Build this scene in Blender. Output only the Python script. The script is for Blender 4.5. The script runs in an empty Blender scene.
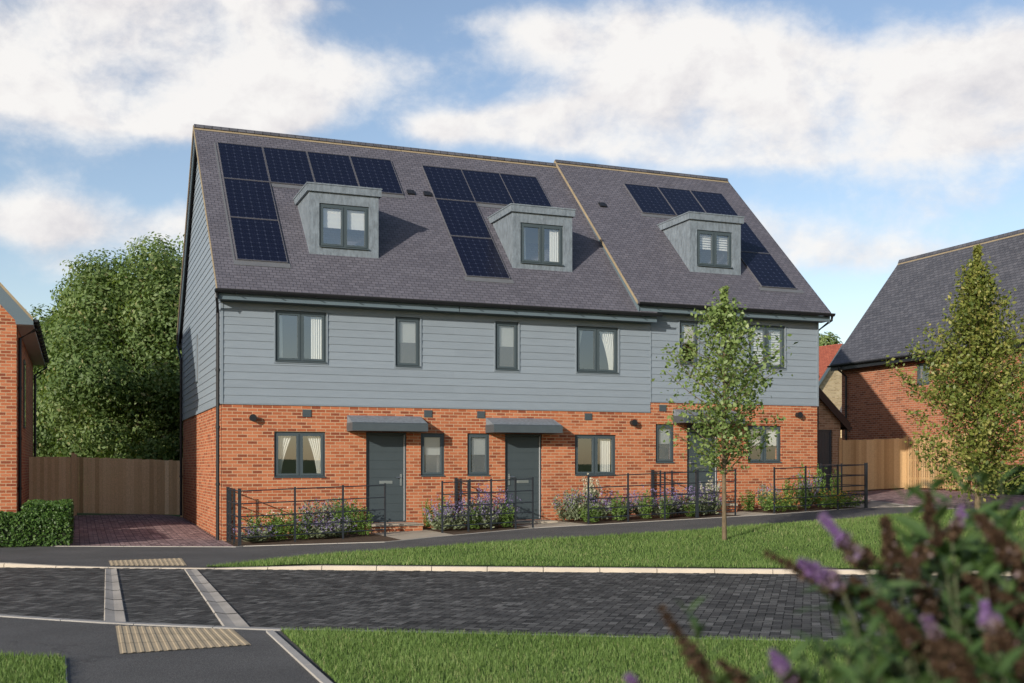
import bpy, bmesh, math, random
import numpy as np
from mathutils import Vector, Matrix
random.seed(7)
RNG = np.random.default_rng(11)
S = bpy.context.scene
COL = S.collection
R = math.radians

# ------------------------------------------------------------------ frames
CZ, FPX, HY, CXP = 1.58, 1114.0, 467.0, 512.0
D0 = 25.2
X0 = -0.2603 * D0
ANG = R(90 - 68.6)
DU = (math.cos(ANG), math.sin(ANG))
DV = (-DU[1], DU[0])

def W(u, v, z=0.0):
    return Vector((X0 + DU[0]*u + DV[0]*v, D0 + DU[1]*u + DV[1]*v, z))

def UV(X, Y):
    dx, dy = X - X0, Y - D0
    return dx*DU[0] + dy*DU[1], dx*DV[0] + dy*DV[1]

def sm(x, a, b):
    t = min(1.0, max(0.0, (x - a)/(b - a)))
    return t*t*(3 - 2*t)

ROADZ = -0.10
def far_kerb(X):
    return 17.87 - 0.09*max(-14, min(X, 16))
NEAR_PTS = [(-40, 20.0), (-14, 15.2), (-9, 13.75), (-5.74, 12.48), (-4.37, 11.92), (-2.46, 11.41), (1.6, 10.79), (3.0, 10.6), (10, 9.75), (40, 6.5)]
def near_edge(X):
    for (xa, ya), (xb, yb) in zip(NEAR_PTS, NEAR_PTS[1:]):
        if X <= xb:
            return ya + (yb - ya)*(X - xa)/(xb - xa)
    return NEAR_PTS[-1][1]
CROSS_A, CROSS_B = -7.0, -4.6
def crossing(X):
    return sm(X, CROSS_A - 1.6, CROSS_A)*(1 - sm(X, CROSS_B, CROSS_B + 1.2))
def kerb_top(X):
    return -0.03 - 0.058*crossing(X)

def H(X, Y):
    """height of the finished ground on the houses' side of the road"""
    u, v = UV(X, Y)
    k = far_kerb(X) + 0.15
    hf = 0.035*max(0.0, min(u, 30.0)) - 0.07 + 0.21*sm(v, 0, 10)*(1 - sm(u, -1, 1))
    yp = max(k + 1.2, 21.0 + 0.392*(X + 4.92))
    w = sm(Y, k, yp)
    base = -0.03*(1 - w) + hf*w
    return base - 0.055*crossing(X)*(1 - sm(Y, k, k + 1.6))

def H0(X, Y):
    """ground height anywhere"""
    if Y < near_edge(X): return -0.09
    if Y < far_kerb(X): return ROADZ
    return H(X, Y)

def at(x, y, dist, z=None):
    """point at pixel (x, y) at a distance along the view axis"""
    return Vector(((x - CXP)/FPX*dist, dist, CZ - (y - HY)/FPX*dist))

def G(x, y, off=0.0):
    """where the sight line through pixel (x, y) meets the ground"""
    a, b = (x - CXP)/FPX, -(y - HY)/FPX
    lo, d = 3.0, 3.0
    while d < 120:
        if CZ + b*d < H0(a*d, d) + off: break
        lo = d; d += 0.1
    hi = d
    for _ in range(30):
        m = (lo + hi)/2
        if CZ + b*m < H0(a*m, m) + off: hi = m
        else: lo = m
    return (a*hi, hi)

# ------------------------------------------------------------------ objects
def tag(o, label=None, cat=None, group=None, kind=None):
    if label: o['label'] = label
    if cat: o['category'] = cat
    if group: o['group'] = group
    if kind: o['kind'] = kind
    return o

def empty(name, loc, rz=0.0, label=None, cat=None, group=None, scale=1.0):
    o = bpy.data.objects.new(name, None)
    o.empty_display_size = 0.3
    o.location = loc; o.rotation_euler = (0, 0, rz); o.scale = (scale,)*3
    COL.objects.link(o)
    return tag(o, label, cat, group)

def copy_tree(o, parent=None):
    c = o.copy(); COL.objects.link(c)
    if parent: c.parent = parent
    for ch in list(o.children): copy_tree(ch, c)
    return c

class MB:
    def __init__(self, xf=None, uo=0.0):
        self.v, self.f, self.tn, self.mi = [], [], [], []
        self.xf = xf; self.uo = uo; self.tone = 0.5; self.m = 0
    def poly(self, pts):
        n = len(self.v)
        for p in pts:
            p = self.xf(*p) if self.xf else p
            self.v.append((p[0], p[1], p[2]))
        self.f.append(tuple(range(n, n + len(pts))))
        self.tn.append(self.tone); self.mi.append(self.m)
    def box(self, x0, x1, y0, y1, z0, z1):
        a = [(x0,y0,z0),(x1,y0,z0),(x1,y1,z0),(x0,y1,z0),(x0,y0,z1),(x1,y0,z1),(x1,y1,z1),(x0,y1,z1)]
        for q in ((0,3,2,1),(4,5,6,7),(0,1,5,4),(1,2,6,5),(2,3,7,6),(3,0,4,7)):
            self.poly([a[i] for i in q])
    def prism(self, pts, d):
        d = Vector(d); p = [Vector(q) for q in pts]; q = [a + d for a in p]
        self.poly(p[::-1]); self.poly(q)
        for i in range(len(p)):
            j = (i + 1) % len(p)
            self.poly([p[i], p[j], q[j], q[i]])
    def tube(self, pts, r, n=8, r2=None, cap=True):
        pts = [Vector(p) for p in pts]
        rs = [r + ((r2 if r2 is not None else r) - r)*i/(len(pts) - 1) for i in range(len(pts))]
        rings = []
        for i, p in enumerate(pts):
            t = (pts[min(i+1, len(pts)-1)] - pts[max(i-1, 0)]).normalized()
            a = Vector((0,0,1)) if abs(t.z) < 0.9 else Vector((1,0,0))
            s = t.cross(a).normalized(); b = s.cross(t)
            rings.append([p + (s*math.cos(k*2*math.pi/n) + b*math.sin(k*2*math.pi/n))*rs[i] for k in range(n)])
        for A, B in zip(rings, rings[1:]):
            for k in range(n):
                j = (k + 1) % n
                self.poly([A[k], A[j], B[j], B[k]])
        if cap:
            self.poly(rings[0][::-1]); self.poly(rings[-1])
    def ext(self, verts, faces, tones=None):
        n = len(self.v)
        self.v.extend(map(tuple, verts))
        for i, f in enumerate(faces):
            self.f.append(tuple(k + n for k in f)); self.tn.append(tones[i] if tones is not None else self.tone); self.mi.append(self.m)
    def build(self, name, mats, parent=None, smooth=False, weld=False):
        me = bpy.data.meshes.new(name)
        me.from_pydata(self.v, [], self.f)
        if not isinstance(mats, (list, tuple)): mats = [mats]
        for m in mats: me.materials.append(m)
        me.polygons.foreach_set('material_index', self.mi)
        at_ = me.attributes.new('tone', 'FLOAT', 'FACE'); at_.data.foreach_set('value', self.tn)
        uvl = me.uv_layers.new(name='UVMap')
        flat = []
        for p in me.polygons:
            n = p.normal
            if abs(n.z) > 0.999: t, b = Vector((1,0,0)), Vector((0,1,0))
            else:
                t = Vector((-n.y, n.x, 0)).normalized()
                if abs(t.x) > abs(t.y):
                    if t.x < 0: t = -t
                elif t.y < 0: t = -t
                b = n.cross(t)
                if b.z < 0: b = -b
            for vi in p.vertices:
                c = me.vertices[vi].co
                flat += [c.dot(t) + self.uo, c.dot(b)]
        uvl.data.foreach_set('uv', flat)
        if smooth: me.polygons.foreach_set('use_smooth', [True]*len(me.polygons))
        if weld:
            bm = bmesh.new(); bm.from_mesh(me); bmesh.ops.remove_doubles(bm, verts=bm.verts, dist=1e-4); bm.to_mesh(me); bm.free()
        me.update()
        o = bpy.data.objects.new(name, me)
        COL.objects.link(o)
        if parent: o.parent = parent
        return o

def np_mesh(name, verts, faces_n, k, mat, parent=None, tone=None, smooth=False):
    """verts (N,3) where every k consecutive vertices are one face"""
    me = bpy.data.meshes.new(name)
    nv = len(verts); nf = nv//k
    me.vertices.add(nv); me.vertices.foreach_set('co', np.asarray(verts, dtype=np.float32).ravel())
    me.loops.add(nv); me.loops.foreach_set('vertex_index', np.arange(nv, dtype=np.int32))
    me.polygons.add(nf)
    me.polygons.foreach_set('loop_start', np.arange(0, nv, k, dtype=np.int32))
    me.update(calc_edges=True); me.validate()
    if tone is not None:
        a = me.attributes.new('tone', 'FLOAT', 'FACE'); a.data.foreach_set('value', np.asarray(tone, dtype=np.float32))
    me.materials.append(mat)
    o = bpy.data.objects.new(name, me); COL.objects.link(o)
    if parent: o.parent = parent
    return o

# ------------------------------------------------------------------ materials
def newmat(name):
    m = bpy.data.materials.new(name); m.use_nodes = True
    nt = m.node_tree; nt.nodes.clear()
    out = nt.nodes.new('ShaderNodeOutputMaterial')
    return m, nt, out

class N:
    def __init__(self, nt): self.nt = nt
    def n(self, typ, **kw):
        x = self.nt.nodes.new('ShaderNode' + typ)
        for k, v in kw.items():
            if k.startswith('_'): setattr(x, k[1:], v)
            else: self.set(x, k, v)
        return x
    def set(self, x, k, v):
        s = x.inputs[int(k[1:])] if k[0] == 'i' and k[1:].isdigit() else x.inputs[k.replace('__', ' ')]
        if isinstance(v, bpy.types.NodeSocket): self.nt.links.new(v, s)
        else: s.default_value = v
    def math(self, op, a, b=None, c=None, clamp=False):
        x = self.nt.nodes.new('ShaderNodeMath'); x.operation = op; x.use_clamp = clamp
        for i, v in enumerate((a, b, c)):
            if v is None: continue
            if isinstance(v, bpy.types.NodeSocket): self.nt.links.new(v, x.inputs[i])
            else: x.inputs[i].default_value = v
        return x.outputs[0]
    def mix(self, f, a, b, mode='MIX'):
        x = self.nt.nodes.new('ShaderNodeMix'); x.data_type = 'RGBA'; x.blend_type = mode
        for i, v in ((0, f), (6, a), (7, b)):
            if isinstance(v, bpy.types.NodeSocket): self.nt.links.new(v, x.inputs[i])
            elif i == 0: x.inputs[i].default_value = v
            else: x.inputs[i].default_value = (*v, 1) if len(v) == 3 else v
        return x.outputs[2]
    def ramp(self, f, stops):
        x = self.nt.nodes.new('ShaderNodeValToRGB'); e = x.color_ramp.elements
        while len(e) < len(stops): e.new(0.5)
        for el, (p, c) in zip(e, stops):
            el.position = p; el.color = (*c, 1) if len(c) == 3 else c
        self.nt.links.new(f, x.inputs[0]); return x.outputs[0]
    def noise(self, vec, scale, detail=4, rough=0.55, fac=True):
        x = self.n('TexNoise', Scale=scale, Detail=detail, Roughness=rough)
        if vec is not None: self.nt.links.new(vec, x.inputs['Vector'])
        return x.outputs[0]
    def mapr(self, v, a, b, c, d):
        x = self.n('MapRange', Value=v); x.inputs[1].default_value = a; x.inputs[2].default_value = b
        x.inputs[3].default_value = c; x.inputs[4].default_value = d
        return x.outputs[0]

def principled(name, colfn, rough=0.6, bump=None, spec=0.5, metal=0.0, coat=0.0):
    m, nt, out = newmat(name); h = N(nt)
    b = h.n('BsdfPrincipled', Roughness=rough, Metallic=metal)
    b.inputs['Specular IOR Level'].default_value = spec
    if coat: b.inputs['Coat Weight'].default_value = coat; b.inputs['Coat Roughness'].default_value = 0.05
    c = colfn(h)
    if isinstance(c, tuple): b.inputs['Base Color'].default_value = (*c, 1)
    else: nt.links.new(c, b.inputs['Base Color'])
    if bump:
        hv, st, dist = bump(h)
        bp = h.n('Bump', Strength=st, Distance=dist, Height=hv)
        nt.links.new(bp.outputs[0], b.inputs['Normal'])
    nt.links.new(b.outputs[0], out.inputs[0])
    return m

def uvc(h): return h.n('TexCoord').outputs['UV']
def objc(h): return h.n('TexCoord').outputs['Object']
def posc(h): return h.n('NewGeometry').outputs['Position']
def tone(h): return h.n('Attribute', _attribute_name='tone').outputs['Fac']

def mottled(name, c, amt=0.12, scale=3.0, rough=0.6, bumpd=0.0, spec=0.4, fine=60, stretch=None):
    def col(h):
        p = posc(h)
        if stretch:
            mp = h.n('Mapping', Vector=p); mp.inputs['Scale'].default_value = stretch; p = mp.outputs[0]
        n1 = h.noise(p, scale, 5); n2 = h.noise(p, fine, 2)
        f = h.math('ADD', h.math('MULTIPLY', n1, 0.7), h.math('MULTIPLY', n2, 0.3))
        return h.ramp(f, [(0.3, tuple(x*(1-amt) for x in c)), (0.7, tuple(min(1, x*(1+amt)) for x in c))])
    b = (lambda h: (h.noise(posc(h), fine, 3), 0.4, bumpd)) if bumpd else None
    return principled(name, col, rough, b, spec)

def brick_mat(name, c1, c2, c3, mortar, bw=0.225, rh=0.075, ms=0.0085, hue=0.35):
    def tex(h):
        t = h.n('TexBrick', Scale=1.0, Color1=(0,0,0,1), Color2=(1,1,1,1), Mortar=(0.5,0.5,0.5,1), Vector=uvc(h))
        t.inputs['Brick Width'].default_value = bw; t.inputs['Row Height'].default_value = rh
        t.inputs['Mortar Size'].default_value = ms; t.inputs['Mortar Smooth'].default_value = 0.15; t.inputs['Bias'].default_value = 0.0
        t.offset = 0.5
        return t
    def col(h):
        t = tex(h)
        f = h.math('ADD', h.math('MULTIPLY', t.outputs['Color'], 0.75), h.math('MULTIPLY', h.noise(uvc(h), 9, 3), 0.25))
        br = h.ramp(f, [(0.12, c1), (0.45, c2), (0.9, c3)])
        br = h.mix(h.mapr(h.noise(uvc(h), 1.1, 4), 0.35, 0.7, 0.0, 0.25), br, c1)
        gr = h.mapr(h.noise(uvc(h), 90, 2), 0.3, 0.7, 0.85, 1.12)
        br = h.mix(1.0, br, h.n('CombineColor', Red=gr, Green=gr, Blue=gr).outputs[0], 'MULTIPLY')
        return h.mix(t.outputs['Fac'], br, mortar)
    return principled(name, col, 0.85, lambda h: (h.math('SUBTRACT', 1.0, tex(h).outputs['Fac']), 0.6, 0.008), 0.2)

def tile_mat(name, a, b, bw, rh, dark=0.45, rough=0.6, spec=0.35):
    def tex(h):
        t = h.n('TexBrick', Scale=1.0, Color1=(0,0,0,1), Color2=(1,1,1,1), Mortar=(0.5,0.5,0.5,1), Vector=uvc(h))
        t.inputs['Brick Width'].default_value = bw; t.inputs['Row Height'].default_value = rh
        t.inputs['Mortar Size'].default_value = rh*0.07; t.inputs['Mortar Smooth'].default_value = 0.3
        return t
    def col(h):
        t = tex(h)
        f = h.math('ADD', h.math('MULTIPLY', t.outputs['Color'], 0.5), h.math('MULTIPLY', h.noise(uvc(h), 0.9, 5), 0.5))
        c = h.ramp(f, [(0.15, a), (0.85, b)])
        return h.mix(t.outputs['Fac'], c, tuple(x*dark for x in a))
    def bump(h):
        sp = h.n('SeparateXYZ', Vector=uvc(h))
        saw = h.math('FRACT', h.math('DIVIDE', sp.outputs[1], rh))
        t = tex(h)
        return h.math('SUBTRACT', h.math('SUBTRACT', 1.0, saw), h.math('MULTIPLY', t.outputs['Fac'], 0.5)), 0.55, 0.016
    return principled(name, col, rough, bump, spec)

def clad_mat():
    def col(h):
        mp = h.n('Mapping', Vector=posc(h)); mp.inputs['Scale'].default_value = (1, 1, 7)
        g = h.math('ADD', h.mapr(tone(h), 0, 1, 0.955, 1.03), h.math('MULTIPLY', h.math('SUBTRACT', h.noise(mp.outputs[0], 2.2, 5), 0.5), 0.22))
        return h.mix(1.0, (0.200,0.237,0.270), h.n('CombineColor', Red=g, Green=g, Blue=g).outputs[0], 'MULTIPLY')
    return principled('grey weatherboard', col, 0.55, lambda h: (h.noise(posc(h), 40, 3), 0.4, 0.0015), 0.35)
M = {}
M['brick'] = brick_mat('orange brick', (0.19,0.050,0.025), (0.355,0.107,0.045), (0.46,0.168,0.080), (0.41,0.275,0.17))
M['brick2'] = brick_mat('red brown brick', (0.20,0.068,0.035), (0.31,0.105,0.052), (0.40,0.15,0.075), (0.38,0.27,0.19), 0.24, 0.08, 0.008)
M['brick3'] = brick_mat('buff brick', (0.34,0.25,0.13), (0.46,0.35,0.19), (0.54,0.43,0.26), (0.5,0.43,0.32), 0.24, 0.08, 0.008)
M['brick4'] = brick_mat('dull brown brick', (0.24,0.14,0.08), (0.32,0.19,0.11), (0.40,0.25,0.15), (0.42,0.33,0.23), 0.24, 0.08, 0.008)
M['slate'] = tile_mat('grey plain tiles', (0.080,0.077,0.092), (0.124,0.119,0.139), 0.165, 0.105)
M['slate2'] = tile_mat('dark slate tiles', (0.055,0.056,0.066), (0.105,0.105,0.118), 0.22, 0.14)
M['redtile'] = tile_mat('red clay tiles', (0.24,0.06,0.035), (0.34,0.10,0.055), 0.2, 0.13)
M['clad'] = mottled('grey weatherboard', (0.192,0.228,0.262), 0.06, 2.0, 0.55, 0.0015, 0.35, 40, (1,1,6))
M['trim'] = mottled('grey corner trim', (0.18,0.215,0.245), 0.04, 2.0, 0.5)
M['fascia'] = mottled('blue grey fascia', (0.10,0.135,0.155), 0.05, 2.0, 0.45)
M['clad'] = clad_mat()
M['anth'] = mottled('anthracite frame', (0.050,0.068,0.076), 0.08, 3.0, 0.42)
M['door'] = mottled('anthracite door', (0.046,0.060,0.066), 0.06, 3.0, 0.4)
M['edge'] = principled('silver weather strip', lambda h: (0.42,0.43,0.43), 0.4)
M['steel'] = principled('brushed steel', lambda h: (0.6,0.6,0.6), 0.3, metal=1.0)
M['black'] = mottled('black plastic', (0.013,0.014,0.016), 0.15, 4.0, 0.4)
M['iron'] = mottled('black painted steel', (0.018,0.022,0.027), 0.2, 6.0, 0.38)
M['lead'] = mottled('grey lead sheet', (0.150,0.178,0.202), 0.38, 4.5, 0.55, 0.004, 0.4, 16, (3,3,1))
M['leaddark'] = mottled('dark canopy edge', (0.055,0.070,0.078), 0.1, 3.0, 0.5)
M['tan'] = mottled('tan mortar', (0.27,0.215,0.135), 0.15, 3.0, 0.9)
M['soffit'] = mottled('white grey soffit', (0.45,0.46,0.45), 0.04, 2.0, 0.6)
M['plaster'] = principled('painted plaster', lambda h: (0.20,0.19,0.18), 0.9)
M['room_dark'] = principled('room carpet', lambda h: (0.14,0.12,0.10), 0.95)
M['flag'] = mottled('buff concrete slab', (0.36,0.31,0.24), 0.15, 3.0, 0.9, 0.003)
M['kerb'] = mottled('buff concrete kerb', (0.46,0.40,0.32), 0.12, 2.0, 0.9, 0.003)
M['edging'] = mottled('pale concrete edging', (0.34,0.32,0.29), 0.12, 3.0, 0.9, 0.003)
M['edging2'] = mottled('grey flush edging', (0.27,0.26,0.245), 0.15, 3.0, 0.9, 0.003)
M['strip'] = mottled('concrete channel', (0.33,0.30,0.26), 0.3, 1.6, 0.85, 0.003)
M['soil'] = mottled('bare soil', (0.085,0.06,0.042), 0.35, 5.0, 1.0, 0.02, 0.1, 40)
M['gravel'] = mottled('gravel bed', (0.25,0.21,0.17), 0.5, 30.0, 1.0, 0.02, 0.1, 120)
M['bark'] = mottled('brown bark', (0.125,0.095,0.06), 0.35, 8.0, 0.95, 0.01, 0.1, 40, (4,4,1))
M['twig'] = mottled('grey green twig', (0.055,0.065,0.030), 0.25, 20.0, 0.9)
M['terrain'] = mottled('rough grass land', (0.06,0.085,0.025), 0.35, 0.3, 1.0, 0.0, 0.1, 6)
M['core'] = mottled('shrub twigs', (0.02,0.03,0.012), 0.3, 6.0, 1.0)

def tonemat(name, stops, rough=0.8, spec=0.3, bumpd=0.0, grain=0.0, gs=120, trans=0.0, coat=0):
    m, nt, out = newmat(name); h = N(nt)
    c = h.ramp(tone(h), stops)
    if grain:
        g = h.mapr(h.noise(posc(h), gs, 3, 0.7), 0.3, 0.7, 1 - grain, 1 + grain)
        c = h.mix(1.0, c, h.n('CombineColor', Red=g, Green=g, Blue=g).outputs[0], 'MULTIPLY')
    b = h.n('BsdfPrincipled', Roughness=rough)
    b.inputs['Specular IOR Level'].default_value = spec
    nt.links.new(c, b.inputs['Base Color'])
    if bumpd:
        bp = h.n('Bump', Strength=0.5, Distance=bumpd, Height=h.noise(posc(h), gs, 3, 0.7)); nt.links.new(bp.outputs[0], b.inputs['Normal'])
    s = b.outputs[0]
    if trans:
        t = h.n('BsdfTranslucent'); c2 = h.mix(1.0, c, (1.5, 1.5, 0.7), 'MULTIPLY'); nt.links.new(c2, t.inputs[0])
        mx = h.n('MixShader', i0=trans, i1=s, i2=t.outputs[0]); s = mx.outputs[0]
    nt.links.new(s, out.inputs[0])
    return m

M['wood'] = tonemat('weathered pine boards', [(0.0,(0.38,0.26,0.14)),(0.5,(0.62,0.44,0.26)),(1.0,(0.76,0.58,0.37))], 0.85, 0.2, 0.004, 0.18, 30)
M['woodL'] = tonemat('pale new pine boards', [(0.0,(0.36,0.22,0.10)),(0.5,(0.54,0.36,0.18)),(1.0,(0.66,0.48,0.27))], 0.85, 0.2, 0.004, 0.15, 30)
M['block'] = tonemat('charcoal block paving', [(0.0,(0.030,0.029,0.026)),(0.5,(0.074,0.071,0.065)),(1.0,(0.15,0.145,0.132))], 0.8, 0.3, 0.004, 0.3, 140)
M['joint'] = mottled('sand joint', (0.014,0.013,0.012), 0.3, 20, 1.0)
M['dblock'] = tonemat('plum block paving', [(0.0,(0.15,0.10,0.10)),(0.5,(0.28,0.19,0.185)),(1.0,(0.42,0.30,0.28))], 0.85, 0.25, 0.004, 0.3, 140)
M['tact'] = mottled('buff tactile slab', (0.40,0.315,0.20), 0.14, 4.0, 0.9, 0.003)
M['grass'] = tonemat('short lawn grass', [(0.0,(0.072,0.125,0.026)),(0.5,(0.118,0.195,0.046)),(0.85,(0.18,0.26,0.078)),(1.0,(0.28,0.29,0.13))], 0.6, 0.3, trans=0.25)
M['turf'] = mottled('turf ground', (0.07,0.11,0.03), 0.35, 3.0, 1.0, 0.02, 0.1, 60)
M['leaf_oak'] = tonemat('dark broadleaf', [(0.0,(0.060,0.105,0.028)),(0.5,(0.130,0.195,0.060)),(0.85,(0.21,0.27,0.10)),(1.0,(0.28,0.27,0.13))], 0.55, 0.35, trans=0.35)
M['leaf_street'] = tonemat('fresh green leaf', [(0.0,(0.075,0.125,0.028)),(0.5,(0.15,0.215,0.060)),(1.0,(0.24,0.30,0.11))], 0.5, 0.4, trans=0.28)
M['leaf_horn'] = tonemat('yellow green leaf', [(0.0,(0.070,0.105,0.018)),(0.5,(0.165,0.195,0.042)),(1.0,(0.31,0.28,0.085))], 0.5, 0.35, trans=0.28)
M['leaf_hedge'] = tonemat('hedge leaf', [(0.0,(0.028,0.065,0.012)),(0.6,(0.055,0.115,0.02)),(1.0,(0.09,0.16,0.03))], 0.5, 0.4, trans=0.15)
M['leaf_bed'] = tonemat('bright herb leaf', [(0.0,(0.05,0.10,0.018)),(0.6,(0.12,0.20,0.04)),(1.0,(0.20,0.29,0.08))], 0.6, 0.3, trans=0.25)
M['leaf_grey'] = tonemat('grey green leaf', [(0.0,(0.09,0.12,0.06)),(0.6,(0.17,0.20,0.12)),(1.0,(0.27,0.30,0.20))], 0.7, 0.2, trans=0.2)
M['silver'] = tonemat('silver flower spike', [(0.0,(0.28,0.28,0.20)),(1.0,(0.5,0.48,0.38))], 0.8, 0.2, trans=0.2)
M['purple'] = tonemat('lavender flower', [(0.0,(0.11,0.085,0.19)),(0.5,(0.20,0.160,0.31)),(1.0,(0.32,0.27,0.43))], 0.8, 0.2, trans=0.2)
M['yellow'] = tonemat('yellow pink flower', [(0.0,(0.45,0.10,0.08)),(0.5,(0.50,0.30,0.05)),(1.0,(0.55,0.45,0.10))], 0.8, 0.2, trans=0.2)
M['white'] = tonemat('white flower', [(0.0,(0.6,0.6,0.55)),(1.0,(0.75,0.75,0.7))], 0.8, 0.2)
M['budleaf'] = tonemat('buddleia leaf', [(0.0,(0.024,0.050,0.014)),(0.6,(0.058,0.108,0.030)),(1.0,(0.10,0.155,0.055))], 0.55, 0.3, trans=0.2)
M['floret'] = tonemat('buddleia florets', [(0.0,(0.016,0.010,0.006)),(0.30,(0.050,0.028,0.015)),(0.52,(0.12,0.080,0.050)),(0.60,(0.22,0.17,0.16)),(0.68,(0.16,0.115,0.19)),(1.0,(0.17,0.085,0.26))], 0.8, 0.2, trans=0.15)
M['blind'] = tonemat('white blind', [(0.0,(0.74,0.73,0.69)),(1.0,(0.80,0.79,0.76))], 0.8, 0.2, trans=0.3)
M['curtain'] = tonemat('white curtain', [(0.0,(0.68,0.66,0.60)),(1.0,(0.80,0.79,0.75))], 0.9, 0.1, trans=0.25)
def asphalt_mat():
    def col(h):
        p = posc(h)
        big = h.mapr(h.noise(p, 0.8, 5, 0.6), 0.3, 0.7, 0.82, 1.16)
        spk = h.ramp(h.noise(p, 130, 3, 0.75), [(0.36,(0.035,0.034,0.033)),(0.5,(0.082,0.079,0.075)),(0.66,(0.19,0.185,0.175))])
        c = h.mix(1.0, spk, h.n('CombineColor', Red=big, Green=big, Blue=big).outputs[0], 'MULTIPLY')
        vo = h.n('TexVoronoi', _feature='DISTANCE_TO_EDGE', Scale=0.22, Vector=h.n('VectorMath', _operation='ADD', i0=p, i1=h.n('VectorMath', _operation='SCALE', i0=h.n('TexNoise', Scale=1.7, Detail=4.0, Vector=p).outputs['Color'], Scale=0.9).outputs[0]).outputs[0])
        crack = h.mapr(vo.outputs['Distance'], 0.0, 0.004, 0.7, 1.0)
        return h.mix(1.0, c, h.n('CombineColor', Red=crack, Green=crack, Blue=crack).outputs[0], 'MULTIPLY')
    return principled('asphalt', col, 0.9, lambda h: (h.noise(posc(h), 130, 3, 0.75), 0.5, 0.004), 0.25)
M['asphalt'] = asphalt_mat()

def glass_mat(name, refl, tint, rough=0.01):
    m, nt, out = newmat(name); h = N(nt)
    t = h.n('BsdfTransparent', Color=(*tint, 1)); g = h.n('BsdfGlossy', Color=(0.93,0.96,1,1), Roughness=rough)
    fr = h.math('POWER', h.n('LayerWeight', Blend=0.5).outputs['Facing'], 4.0)
    f = h.math('ADD', h.math('MULTIPLY', fr, 0.8), refl, clamp=True)
    mx = h.n('MixShader', i0=f, i1=t.outputs[0], i2=g.outputs[0]); nt.links.new(mx.outputs[0], out.inputs[0])
    return m
M['glass'] = glass_mat('window glass', 0.25, (0.93,0.96,0.97))
def frosted():
    m, nt, out = newmat('frosted glass'); h = N(nt)
    t = h.n('BsdfTransparent', Color=(0.75,0.79,0.8,1)); g = h.n('BsdfGlossy', Color=(0.95,0.97,1,1), Roughness=0.08)
    d = h.n('BsdfDiffuse', Color=(0.30,0.34,0.36,1))
    m1 = h.n('MixShader', i0=0.28, i1=t.outputs[0], i2=d.outputs[0])
    f = h.math('ADD', h.math('MULTIPLY', h.math('POWER', h.n('LayerWeight', Blend=0.5).outputs['Facing'], 4.0), 0.8), 0.12, clamp=True)
    mx = h.n('MixShader', i0=f, i1=m1.outputs[0], i2=g.outputs[0]); nt.links.new(mx.outputs[0], out.inputs[0])
    return m
M['frost'] = frosted()

def solar_mat():
    def col(h):
        sp = h.n('SeparateXYZ', Vector=h.n('TexCoord').outputs['UV'])
        def line(s, per, w):
            fr = h.math('FRACT', h.math('DIVIDE', s, per))
            d = h.math('ABSOLUTE', h.math('SUBTRACT', fr, 0.5))
            return h.math('GREATER_THAN', d, 0.5 - w/per)
        a = line(sp.outputs[0], 0.18, 0.006); b = line(sp.outputs[1], 0.18, 0.006)
        # pale diamonds where the clipped cell corners meet
        def prox(s, per):
            fr = h.math('FRACT', h.math('DIVIDE', s, per))
            return h.math('MULTIPLY', h.math('SUBTRACT', 0.5, h.math('ABSOLUTE', h.math('SUBTRACT', fr, 0.5))), per)
        dm = h.math('LESS_THAN', h.math('ADD', prox(sp.outputs[0], 0.18), prox(sp.outputs[1], 0.18)), 0.030)
        ln = h.math('MAXIMUM', a, b)
        bus = line(sp.outputs[0], 0.06, 0.0015)
        base = h.mix(h.noise(sp.inputs[0].links[0].from_socket, 3, 3), (0.004,0.0055,0.014), (0.007,0.009,0.022))
        c = h.mix(bus, base, (0.011,0.015,0.04))
        c = h.mix(ln, c, (0.014,0.017,0.034))
        return h.mix(dm, c, (0.030,0.037,0.062))
    return principled('solar cells', col, 0.22, None, 0.22)
M['solar'] = solar_mat()
M['alu'] = principled('panel frame', lambda h: (0.10,0.10,0.11), 0.5)
M['flash'] = mottled('grey flashing', (0.115,0.12,0.128), 0.12, 3.0, 0.5)

# ------------------------------------------------------------------ camera, sun, sky
cam = bpy.data.cameras.new('camera'); camo = bpy.data.objects.new('camera', cam); COL.objects.link(camo)
camo.location = (0, 0, CZ); camo.rotation_euler = (R(90), 0, 0)
cam.sensor_width = 36; cam.lens = 36*FPX/1024; cam.shift_y = (HY - 341.5)/1024
cam.clip_start = 0.05; cam.clip_end = 6000
cam.dof.use_dof = True; cam.dof.focus_distance = 25.0; cam.dof.aperture_fstop = 3.5
S.camera = camo

LU, LV = 0.80, 0.60
sd = Vector((DU[0]*LU + DV[0]*LV, DU[1]*LU + DV[1]*LV, 0)).normalized()
EL = R(18)
light_dir = Vector((sd.x*math.cos(EL), sd.y*math.cos(EL), -math.sin(EL)))
sun = bpy.data.lights.new('sun', 'SUN'); sun.energy = 4.1; sun.angle = R(0.6); sun.color = (1.0, 0.93, 0.83)
suno = bpy.data.objects.new('sun', sun); COL.objects.link(suno)
suno.rotation_euler = light_dir.to_track_quat('-Z', 'Y').to_euler(); suno.location = (-30, -30, 30)

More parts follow.
